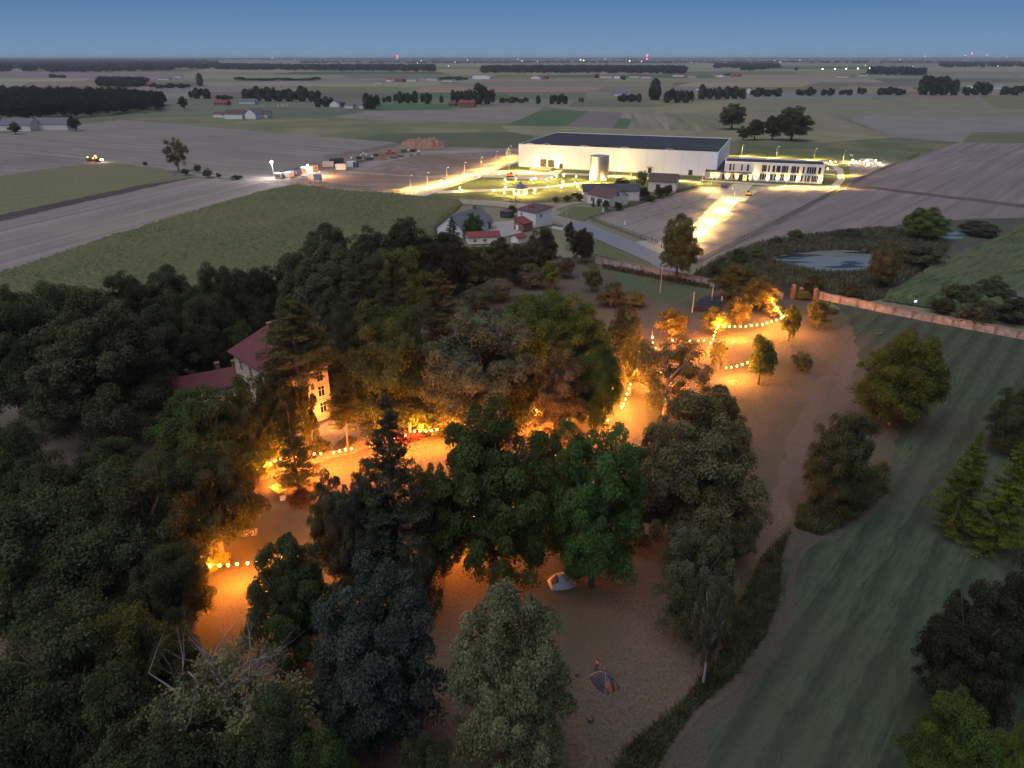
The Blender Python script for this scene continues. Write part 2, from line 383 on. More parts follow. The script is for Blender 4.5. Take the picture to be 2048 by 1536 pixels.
# meadow between road and the park wall, and round the houses
sheet('verge', [(1130, 455), (1200, 482), (1290, 521), (1335, 546), (1187, 508), (1150, 490)], mat('verge_grass', (0.09, 0.105, 0.05), 1, 0.3, 0.8))
sheet('garden_grass', [(1112, 430), (1150, 412), (1230, 418), (1180, 435), (1165, 443)], mat('verge_grass', (0.09, 0.105, 0.05), 1, 0.3, 0.8))
sheet('garden_grass', [(1230, 420), (1300, 380), (1300, 360), (1400, 372), (1290, 405)], mat('garden_grass', (0.075, 0.075, 0.045), 1, 0.3, 0.8))
# park lawn
ZL[0] = -0.05
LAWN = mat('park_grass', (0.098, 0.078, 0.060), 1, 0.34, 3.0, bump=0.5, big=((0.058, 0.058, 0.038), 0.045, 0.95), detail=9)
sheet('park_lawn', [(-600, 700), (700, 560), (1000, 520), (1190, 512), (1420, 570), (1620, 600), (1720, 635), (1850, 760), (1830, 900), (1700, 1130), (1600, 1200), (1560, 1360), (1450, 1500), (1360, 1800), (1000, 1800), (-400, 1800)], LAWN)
sheet('meadow_patch', [(1205, 532), (1419, 572), (1425, 600), (1330, 600), (1250, 590)], mat('moist_grass', (0.065, 0.085, 0.045), 1, 0.3, 1.2, bump=0.4))
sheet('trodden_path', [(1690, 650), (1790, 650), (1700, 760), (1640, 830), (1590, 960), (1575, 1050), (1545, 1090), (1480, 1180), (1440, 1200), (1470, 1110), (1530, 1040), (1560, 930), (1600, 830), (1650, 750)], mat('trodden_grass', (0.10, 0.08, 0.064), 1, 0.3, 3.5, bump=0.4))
MEAD = mat('mown_meadow', (0.045, 0.064, 0.038), 1, 0.36, 1.5, stretch=(dirpx((1420, 1500), (1640, 1180)), 0.16, 1.0), bump=0.5, big=((0.062, 0.064, 0.046), 0.05, 0.8), detail=9, tram=(4.2, .72))
sheet('mown_meadow', [(1700, 640), (1665, 603), (1850, 645), (2048, 678), (2400, 740), (2700, 1100), (2600, 1900), (1330, 1900), (1340, 1640), (1370, 1500), (1480, 1380), (1560, 1250), (1565, 1130), (1640, 1080), (1760, 1000), (1800, 850), (1730, 760)], MEAD)
TRK = mat('gravel_strip', (0.064, 0.058, 0.048), 1, 0.3, 4, bump=0.6)
sheet('dirt_strip', [(1310, 1620), (1325, 1540), (1390, 1440), (1480, 1370), (1530, 1290), (1555, 1230), (1575, 1150), (1590, 1090), (1570, 1050), (1640, 1075), (1592, 1140), (1580, 1240), (1545, 1320), (1490, 1400), (1410, 1480), (1375, 1620)], TRK)
sheet('dirt_strip', [(1620, 1072), (1690, 1052), (1745, 1008), (1775, 960), (1765, 1010), (1700, 1062), (1640, 1083)], TRK)
sheet('forecourt', [(500, 905), (560, 870), (625, 858), (680, 835), (830, 810), (900, 850), (820, 875), (640, 925), (520, 960)], mat('forecourt_gravel', (0.25, 0.20, 0.16), 1, 0.2, 1.2))
# pond with duckweed
def pond_mat():
    m, t, b, ns, ls = nodes_of('pond_water')
    ge = ns.new('ShaderNodeNewGeometry')
    mp = ns.new('ShaderNodeMapping'); mp.inputs['Scale'].default_value = (0.05, 0.22, 1); mp.inputs['Rotation'].default_value = (0, 0, 0.3)
    ls.new(ge.outputs['Position'], mp.inputs[0])
    n = ns.new('ShaderNodeTexNoise'); n.inputs['Scale'].default_value = 1; n.inputs['Detail'].default_value = 5
    ls.new(mp.outputs[0], n.inputs['Vector'])
    r = ramp(ns, [(0.54, (0, 0, 0)), (0.58, (1, 1, 1))]); ls.new(n.outputs['Fac'], r.inputs[0])
    mx = ns.new('ShaderNodeMix'); mx.data_type = 'RGBA'; mx.inputs[6].default_value = (0.15, 0.165, 0.145, 1); mx.inputs[7].default_value = (0.01, 0.012, 0.015, 1)
    ls.new(r.outputs[0], mx.inputs[0]); ls.new(mx.outputs[2], b.inputs['Base Color'])
    b.inputs['Roughness'].default_value = 0.3; b.inputs['Specular IOR Level'].default_value = 0.8
    return m
PONDM = pond_mat()
pond_pts = [(1536, 515), (1575, 509), (1634, 502), (1690, 500), (1741, 504), (1748, 524), (1733, 545), (1673, 549), (1624, 544), (1585, 535), (1548, 524)]
sheet('pond_bank', [(1440, 535), (1500, 500), (1600, 470), (1760, 455), (1900, 440), (2160, 430), (2160, 460), (2030, 462), (1900, 520), (1760, 598), (1640, 602), (1500, 580), (1425, 568)], mat('bank_grass', (0.06, 0.065, 0.05), 1, 0.3, 1.0))
sheet('pond', pond_pts, PONDM)
pond2 = [(1880, 466), (1915, 462), (1932, 468), (1925, 477), (1890, 478)]
sheet('pond', pond2, PONDM)

# ---- raised standing crops
def inside(X, Y, P):
    c = np.zeros(X.shape, bool); n = len(P)
    for i in range(n):
        x0, y0 = P[i][0], P[i][1]; x1, y1 = P[i - 1][0], P[i - 1][1]
        if y0 == y1: continue
        c ^= ((y0 > Y) != (y1 > Y)) & (X < (x1 - x0) * (Y - y0) / (y1 - y0) + x0)
    return c
def crop(pts, m, hgt, cell, rough, rot, row=0.0, seed=1, name='standing_crop'):
    P = [(p[0], p[1]) for p in poly_xy(pts)]
    ca, sa = math.cos(rot), math.sin(rot)
    Q = [(x * ca + y * sa, -x * sa + y * ca) for x, y in P]
    xs = [q[0] for q in Q]; ys = [q[1] for q in Q]
    nx = int((max(xs) - min(xs)) / cell) + 2; ny = int((max(ys) - min(ys)) / cell) + 2
    gx, gy = np.meshgrid(np.arange(nx) * cell + min(xs) - cell / 2, np.arange(ny) * cell + min(ys) - cell / 2, indexing='ij')
    rs = np.random.RandomState(seed)
    cin = inside(gx[:-1, :-1] + cell / 2, gy[:-1, :-1] + cell / 2, Q)
    vin = np.zeros((nx, ny), int)
    for a in (0, 1):
        for b in (0, 1): vin[a:nx - 1 + a, b:ny - 1 + b] += cin
    z = hgt + rs.uniform(-rough, rough, (nx, ny))
    if row: z += row * np.sin(gy / 3.0 * 2 * PI)
    z = np.where(vin >= 4, z, 0.0)
    jx = gx + rs.uniform(-.3, .3, (nx, ny)) * cell; jy = gy + rs.uniform(-.3, .3, (nx, ny)) * cell
    wx = jx * ca - jy * sa; wy = jx * sa + jy * ca
    V = np.stack([wx, wy, z], -1).reshape(-1, 3)
    idx = np.arange(nx * ny).reshape(nx, ny)
    F = np.stack([idx[:-1, :-1], idx[1:, :-1], idx[1:, 1:], idx[:-1, 1:]], -1)[cin]
    used, inv = np.unique(F, return_inverse=True)
    o = link(name, npmesh(name, V[used], inv.reshape(-1, 4), m)); o['kind'] = 'stuff'
    o['label'] = 'standing maize crop filling a field'; return o
CORN = mat('maize', (0.088, 0.098, 0.044), 1, 0.5, 0.9, big=((0.12, 0.115, 0.06), 0.022, 0.7), detail=8)
crop([(592, 375), (700, 388), (830, 398), (925, 408), (880, 450), (840, 560), (500, 600), (250, 640), (-250, 700), (-250, 660), (0, 557), (260, 468), (512, 393)], CORN, 2.0, 0.9, 0.6, 0.3, seed=1)
CORN2 = mat('maize_rows', (0.06, 0.085, 0.04), 1, 0.55, 0.9, stretch=(dirpx((1800, 590), (2048, 480)), 0.12, 1.0), big=((0.095, 0.10, 0.055), 0.06, 0.7), detail=8)
crop([(1762, 600), (1900, 520), (2048, 455), (2300, 400), (2400, 640), (2060, 650), (1900, 622)], CORN2, 2.0, 0.75, 0.35, dirpx((1800, 590), (2048, 480)), .45, seed=2)
# ---- grass and reeds as blades
def blades(name, pts, n, h, wd, m, seed, label, avoid=None, lean=0.25):
    P = [(p[0], p[1]) for p in poly_xy(pts)]
    rs = np.random.RandomState(seed)
    xs = [p[0] for p in P]; ys = [p[1] for p in P]
    X = rs.uniform(min(xs), max(xs), n * 4); Y = rs.uniform(min(ys), max(ys), n * 4)
    k = inside(X, Y, P)
    if avoid:
        for av in avoid: k &= ~inside(X, Y, [(p[0], p[1]) for p in poly_xy(av)])
    X = X[k][:n]; Y = Y[k][:n]; n = len(X)
    a = rs.uniform(0, 2 * PI, n); hh = h * rs.uniform(0.5, 1.2, n); ww = wd * rs.uniform(0.6, 1.3, n)
    lx = rs.normal(0, lean, n) * hh; ly = rs.normal(0, lean, n) * hh
    dx = np.cos(a) * ww; dy = np.sin(a) * ww
    Z0 = np.zeros(n)
    V = np.stack([np.stack([X - dx, Y - dy, Z0], -1), np.stack([X + dx, Y + dy, Z0], -1),
                  np.stack([X + dx * .5 + lx, Y + dy * .5 + ly, hh], -1), np.stack([X - dx * .5 + lx, Y - dy * .5 + ly, hh], -1)], 1).reshape(-1, 3)
    F = np.arange(n * 4).reshape(n, 4)
    o = link(name, npmesh(name, V, F, m)); props(o, label, None, None, 'stuff'); return o
def blade_mat(nm, c): 
    m = LEAF.copy(); m.name = nm
    for nd in m.node_tree.nodes:
        if nd.type == 'OBJECT_INFO': pass
    return m
def setcol(o, c): o.color = (*c, 1); return o
setcol(blades('reeds', [(1385, 560), (1395, 545), (1450, 512), (1520, 488), (1640, 470), (1760, 458), (1860, 470), (1900, 500), (1760, 598), (1700, 606), (1600, 592), (1500, 580), (1425, 568)], 30000, 1.5, 0.2, LEAF, 3, 'tall reeds growing round the pond', [pond_pts]), (0.14, 0.135, 0.095))
setcol(blades('ditch_grass', [(1580, 1060), (1562, 1110), (1560, 1190), (1530, 1270), (1470, 1350), (1380, 1430), (1320, 1520), (1290, 1620), (1190, 1620), (1250, 1500), (1370, 1400), (1440, 1300), (1480, 1200), (1530, 1110)], 30000, 0.6, 0.07, LEAF, 4, 'tall dark grass along the ditch', None, .6), (0.07, 0.078, 0.045))
setcol(blades('ditch_grass', [(1590, 1055), (1600, 1020), (1700, 960), (1770, 930), (1770, 985), (1700, 1045), (1640, 1070)], 14000, 0.9, 0.09, LEAF, 5, 'rough tall grass above the culvert', None, .6), (0.095, 0.10, 0.05))
setcol(blades('wall_weeds', [(1205, 530), (1352, 558), (1419, 571), (1419, 579), (1350, 566), (1205, 538)], 1500, 0.9, 0.15, LEAF, 6, 'weeds along the foot of the brick wall'), (0.10, 0.08, 0.055))

setcol(blades('lawn_grass', [(600, 1700), (400, 1100), (520, 900), (900, 860), (1250, 740), (1420, 640), (1620, 610), (1720, 640), (1640, 860), (1540, 1060), (1440, 1230), (1340, 1400), (1180, 1560)], 90000, 0.07, 0.05, LEAF, 8, 'dry tufts of the park lawn', None, .9), (0.11, 0.085, 0.055))
setcol(blades('meadow_grass', [(1400, 1620), (1560, 1260), (1640, 1080), (1800, 900), (1740, 640), (1850, 648), (2048, 682), (2300, 760), (2300, 1620)], 60000, 0.05, 0.04, LEAF, 9, 'tufts of the mown meadow', None, .9), (0.05, 0.066, 0.042))
# ------------------------------------------------------------------ trees
def leaf_quads(rs, C, N, size, asp=1.0, spread=0.7):
    """C (n,3) centres, N (n,3) preferred normals -> V,F of small quads"""
    n = len(C)
    nn = N + rs.normal(0, spread, (n, 3)); nn /= np.linalg.norm(nn, axis=1, keepdims=True) + 1e-9
    a = np.cross(nn, rs.normal(0, 1, (n, 3))); a /= np.linalg.norm(a, axis=1, keepdims=True) + 1e-9
    b = np.cross(nn, a)
    s = size * rs.uniform(0.6, 1.3, (n, 1))
    V = np.stack([C - a * s, C - b * s * asp * .8, C + a * s * 1.15, C + b * s * asp * .8], 1).reshape(-1, 3)
    return V
CROWNS = {}
def crown(kind, var, n, size, seed):
    key = '%s_%s' % (kind, var)
    if key in CROWNS: return CROWNS[key]
    rs = np.random.RandomState(seed)
    asp = 1.0; spread = 0.7
    if kind in ('round', 'acacia', 'small', 'airy'):
        K = {'round': 260, 'acacia': 300, 'small': 60, 'airy': 190}[kind]
        # uneven crown: random big lobes on an ellipsoid, clumps of leaves on the lobes
        L = 13 if kind != 'small' else 6
        ld = rs.normal(0, 1, (L, 3)); ld /= np.linalg.norm(ld, axis=1, keepdims=True)
        lr = rs.uniform(0.34, 0.58, L); lc = ld * (0.93 - lr[:, None]) * rs.uniform(0.75, 1.05, (L, 1))
        ctr = []; rad = []
        for i in range(K):
            j = rs.randint(int(L * 1.8))
            d = rs.normal(0, 1, 3); d /= np.linalg.norm(d)
            if j >= L: c = d * rs.uniform(.3, .86) * np.array([1, 1, 1.05])
            else: c = lc[j] + d * lr[j] * rs.uniform(.55, 1.0)
            if c[2] < -0.85: c[2] = -0.85 + rs.uniform(0, .2)
            ctr.append(c); rad.append(rs.uniform(.10, .21) * (1.0 if kind != 'small' else 1.6) * ({'acacia': .8, 'airy': .8}.get(kind, 1)))
        ctr = np.array(ctr); rad = np.array(rad)
        k = rs.choice(K, n, p=rad ** 2 / (rad ** 2).sum())
        d = rs.normal(0, 1, (n, 3)); d /= np.linalg.norm(d, axis=1, keepdims=True)
        d[:, 2] = np.where(d[:, 2] < -0.6, -d[:, 2], d[:, 2])
        C = ctr[k] + d * (rad[k] * (rs.uniform(.25, 1.0, n) ** .6 * 1.12))[:, None] * np.array([1, 1, .8])
        low = np.clip(-C[:, 2], 0, 1); C[:, :2] *= (1 + .32 * low)[:, None]
        N = d * .7 + np.array([0, 0, .5]) + C * .8; spread = .8
    elif kind in ('spruce', 'larch'):
        lv = 34 if kind == 'spruce' else 26
        br = []
        for i in range(lv):
            t = (i + rs.uniform(0, .8)) / lv
            zz = -0.96 + 1.95 * t
            rr = (1 - t) ** (0.75 if kind == 'spruce' else .5) * rs.uniform(.72, 1.08) + .03
            if t < .12: rr *= .75
            for b in range(rs.randint(7, 11)):
                br.append((rs.uniform(0, 2 * PI), zz + rs.uniform(-.02, .02), rr * rs.uniform(.55, 1.1)))
        br = np.array(br); p = br[:, 2] + .05
        k = rs.choice(len(br), n, p=p / p.sum())
        t = rs.uniform(.08, 1, n) ** .75; ln = br[k, 2]; an = br[k, 0] + rs.normal(0, .05, n) + rs.normal(0, .13, n) * t
        droop = -0.10 * t * ln + .10 * t * t * ln if kind == 'spruce' else .03 * t
        zz = br[k, 1] + droop - np.abs(rs.normal(0, .018 if kind == 'spruce' else .03, n)) * (1.6 - t)
        C = np.stack([np.cos(an) * t * ln, np.sin(an) * t * ln, zz], -1)
        N = np.tile([0, 0, 1.0], (n, 1)); spread = .45 if kind == 'spruce' else .9; asp = .5
    elif kind == 'weep':
        K = 420
        d = rs.normal(0, 1, (K, 3)); d[:, 2] = np.abs(d[:, 2]); d /= np.linalg.norm(d, axis=1, keepdims=True)
        d *= rs.uniform(.6, 1.0, (K, 1)); st = d * np.array([.97, .97, .95])
        lobes = 1 - .12 * np.abs(np.sin(np.arctan2(st[:, 1], st[:, 0]) * 3.5 + 1)); st[:, :2] *= lobes[:, None]
        ln = rs.uniform(.3, .9, K) * (1 + np.linalg.norm(st[:, :2], axis=1))
        k = rs.randint(0, K, n); t = rs.uniform(0, 1, n)
        C = st[k] + np.stack([st[k, 0] * .06 * t, st[k, 1] * .06 * t, -t * ln[k]], -1) + rs.normal(0, .02, (n, 3))
        C[:, 2] = np.maximum(C[:, 2], -1.0)
        N = np.stack([C[:, 0], C[:, 1], np.full(n, .3)], -1); asp = 1.0
    elif kind == 'poplar':
        zz = rs.uniform(-1, 1, n); an = rs.uniform(0, 2 * PI, n)
        pr = np.sqrt(np.clip(1 - np.abs(zz * .9 + .1) ** 2.6, .02, 1)) * (1 + .16 * np.sin(an * 3 + zz * 7) + .14 * np.sin(zz * 17 + an * 2))
        rr = pr * rs.uniform(.55, 1, n) ** .6 * .92
        C = np.stack([np.cos(an) * rr, np.sin(an) * rr, zz], -1); N = C * np.array([1, 1, .2]) + np.array([0, 0, .5])
    elif kind == 'sparse':
        K = 90
        d = rs.normal(0, 1, (K, 3)); d /= np.linalg.norm(d, axis=1, keepdims=True)
        ctr = d * rs.uniform(.35, .88, (K, 1)); rad = rs.uniform(.07, .15, K)
        k = rs.randint(0, K, n); dd = rs.normal(0, .6, (n, 3))
        C = ctr[k] + dd * rad[k][:, None]; N = dd + np.array([0, 0, .6])
    C = np.clip(C, -1.05, 1.05)
    V = leaf_quads(rs, C, N, size, asp, spread)
    me = npmesh('crown_' + key, V, np.arange(len(V)).reshape(-1, 4), LEAF)
    CROWNS[key] = me
    return me
def limb_mesh(key, seed, pale=False, bare=False):
    """trunk from z 0 to 1 with limbs reaching radius about 0.8 (unit tree, scaled later)"""
    k2 = 'limb_' + key
    if k2 in CROWNS: return CROWNS[k2]
    r = random.Random(seed); mb = MB()
    if key.startswith('conifer'):
        mb.path([(0, 0, -.01), (0.01, 0, .35), (0, .01, .97)], [.045, .032, .006], 8)
    else:
        tr = .065
        pts = [Vector((0, 0, -.01)), Vector((r.uniform(-.03, .03), r.uniform(-.03, .03), .22)), Vector((r.uniform(-.08, .08), r.uniform(-.08, .08), .5))]
        mb.path(pts, [tr * 1.25, tr * .85, tr * .6], 8)
        top = pts[-1]
        for i in range(9):
            t = r.uniform(.22, .52); a = i * 2.4 + r.uniform(-.4, .4)
            s = pts[1].lerp(top, (t - .22) / .3)
            e1 = s + Vector((math.cos(a) * .28, math.sin(a) * .28, r.uniform(.1, .2)))
            e2 = e1 + Vector((math.cos(a + .3) * .3, math.sin(a + .3) * .3, r.uniform(.08, .22)))
            mb.path([s, e1, e2], [tr * .42, tr * .26, tr * .08], 6)
            e3 = e1 + Vector((math.cos(a - .8) * .26, math.sin(a - .8) * .26, r.uniform(.1, .26)))
            mb.path([e1, e3], [tr * .22, tr * .05], 5)
        mb.path([top, top + Vector((.03, .02, .3))], [tr * .55, tr * .1], 6)
    CROWNS[k2] = mb.mesh('trunk_' + key, BARKPALE if pale else BARK, True)
    return CROWNS[k2]
SPEC = {'airy': (4, 86000, .0155),   # kind: (variants, quads, leaf size)
    'round': (5, 105000, .0155), 'acacia': (4, 105000, .0145), 'small': (4, 12000, .038), 'spruce': (3, 36000, .022),
    'larch': (2, 60000, .020), 'weep': (2, 24000, .022), 'poplar': (3, 5000, .055), 'sparse': (3, 22000, .018), 'far': (4, 1300, .10)}
tcount = [0]
trnd = random.Random(11)
def tree(px, ytop, ybase, rx, kind, c, label, cat='tree', group=None, name=None, clear=.05, rys=1.0, yoff=0):
    """a tree whose foot stands at photo row ybase and whose top reaches row ytop, crown half width rx pixels"""
    Y = G(1024, ybase)[1]
    h = zat(Y, ytop)
    r = rx * depth(Y, h * .6) / FPX * (1.16 if kind in ('round', 'acacia', 'airy') and rx > 30 else 1.3 if kind in ('spruce', 'larch') and rx > 30 else 1)
    # the top of a wide crown appears at its front edge too: allow for the crown's own depth
    h = max(h - r * .18 * (1 if kind not in ('spruce', 'larch') else 0), .8)
    X = (px - 1024) / FPX * depth(Y, h * .55)
    nm = name or {'spruce': 'spruce_tree', 'larch': 'larch_tree', 'weep': 'willow_tree', 'acacia': 'broadleaf_tree', 'airy': 'broadleaf_tree', 'round': 'broadleaf_tree', 'poplar': 'poplar_tree', 'small': 'small_tree', 'sparse': 'sparse_tree', 'far': 'distant_tree'}[kind]
    e = empty(nm, (X, Y, 0), 0, label, cat, group)
    tcount[0] += 1
    k = tcount[0]
    nv, n, sz = SPEC[kind]
    v = k % nv
    if kind == 'far':
        base = ['round', 'poplar'][k % 2]
        me = crown(base, 'far%d' % v, n, sz, 500 + v)
    else: me = crown(kind, v, n, sz, 100 + v * 7 + len(kind))
    if rx > 45 and clear <= .2 and kind in ('round', 'acacia', 'airy'): clear = -.02
    cb = clear * h if kind not in ('spruce', 'larch', 'weep') else h * max(.04, clear if clear > .2 else 0)
    rz = (h - cb) / 2
    cr = link('crown', me, e, (0, 0, cb + rz), trnd.uniform(0, 6.28))
    cr.scale = (r, r * trnd.uniform(.9, 1.08) * rys, rz)
    f = trnd.uniform(.88, 1.12) * (1.25 if max(c) > .05 else 1.0)
    setcol(cr, (c[0] * f * 1.12, c[1] * f * 1.04, c[2] * f * .78))
    tm = limb_mesh('conifer', 3) if kind in ('spruce', 'larch') else limb_mesh('pale%d' % (k % 3), k % 3, True) if kind == 'sparse' else limb_mesh('leafy%d' % (k % 3), k % 3)
    if kind != 'far':
        t = link('trunk', tm, e, (0, 0, 0), trnd.uniform(0, 6.28)); t.scale = (r * .9, r * .9, h * .97)
        if kind in ('spruce', 'larch'): t.scale = (h * .3, h * .3, h * .98)
    return e
def dead_tree(px, ytop, ybase, rx, label, seed, m=None, parts=7, name='dead_tree'):
    Y = G(1024, ybase)[1]; h = zat(Y, ytop); r = rx * depth(Y, h * .8) / FPX
    X = (px - 1024) / FPX * depth(Y, h * .7)
    rn = random.Random(seed); mb = MB()
    def grow(p, d, ln, rad, lev):
        pts = [p]; rr = [rad]
        for i in range(3):
            d = (d + Vector((rn.uniform(-.25, .25), rn.uniform(-.25, .25), rn.uniform(-.12, .2)))).normalized()
            pts.append(pts[-1] + d * ln / 3); rr.append(rad * (1 - .23 * (i + 1)))
        mb.path(pts, rr, 5 if lev else 7)
        if lev < 4:
            for j in range(rn.choice([2, 3, 3])):
                q = pts[rn.choice([1, 2, 3])]
                nd = (d + Vector((rn.uniform(-1, 1), rn.uniform(-1, 1), rn.uniform(-.35, .6)))).normalized()
                grow(q, nd, ln * rn.uniform(.55, .8), rr[-1] * .8, lev + 1)
    mb.path([(0, 0, 0), (0.1, 0, h * .5)], [.32, .2], 8)
    for i in range(parts):
        a = i * 2.1 + rn.uniform(0, 1)
        grow(Vector((0.1, 0, h * rn.uniform(.4, .52))), Vector((math.cos(a) * .9, math.sin(a) * .9, .8)).normalized(), h * .2 + r * .24, .16, 1)
    o = mb.build(name, m or DEADWOOD, None, (X, Y, 0)); props(o, label, 'dead tree'); return o
DK = (.049, .060, .042); MG = (.052, .072, .036); GG = (.085, .095, .07); BG = (.05, .064, .075); BR = (.075,.125,.045); YG = (.12, .17, .03)  # DK: dark leaves, with the dimmer frame corners put into their colour
OL = (.08, .085, .038); GRY = (.085, .085, .075); OR = (.11, .09, .04)
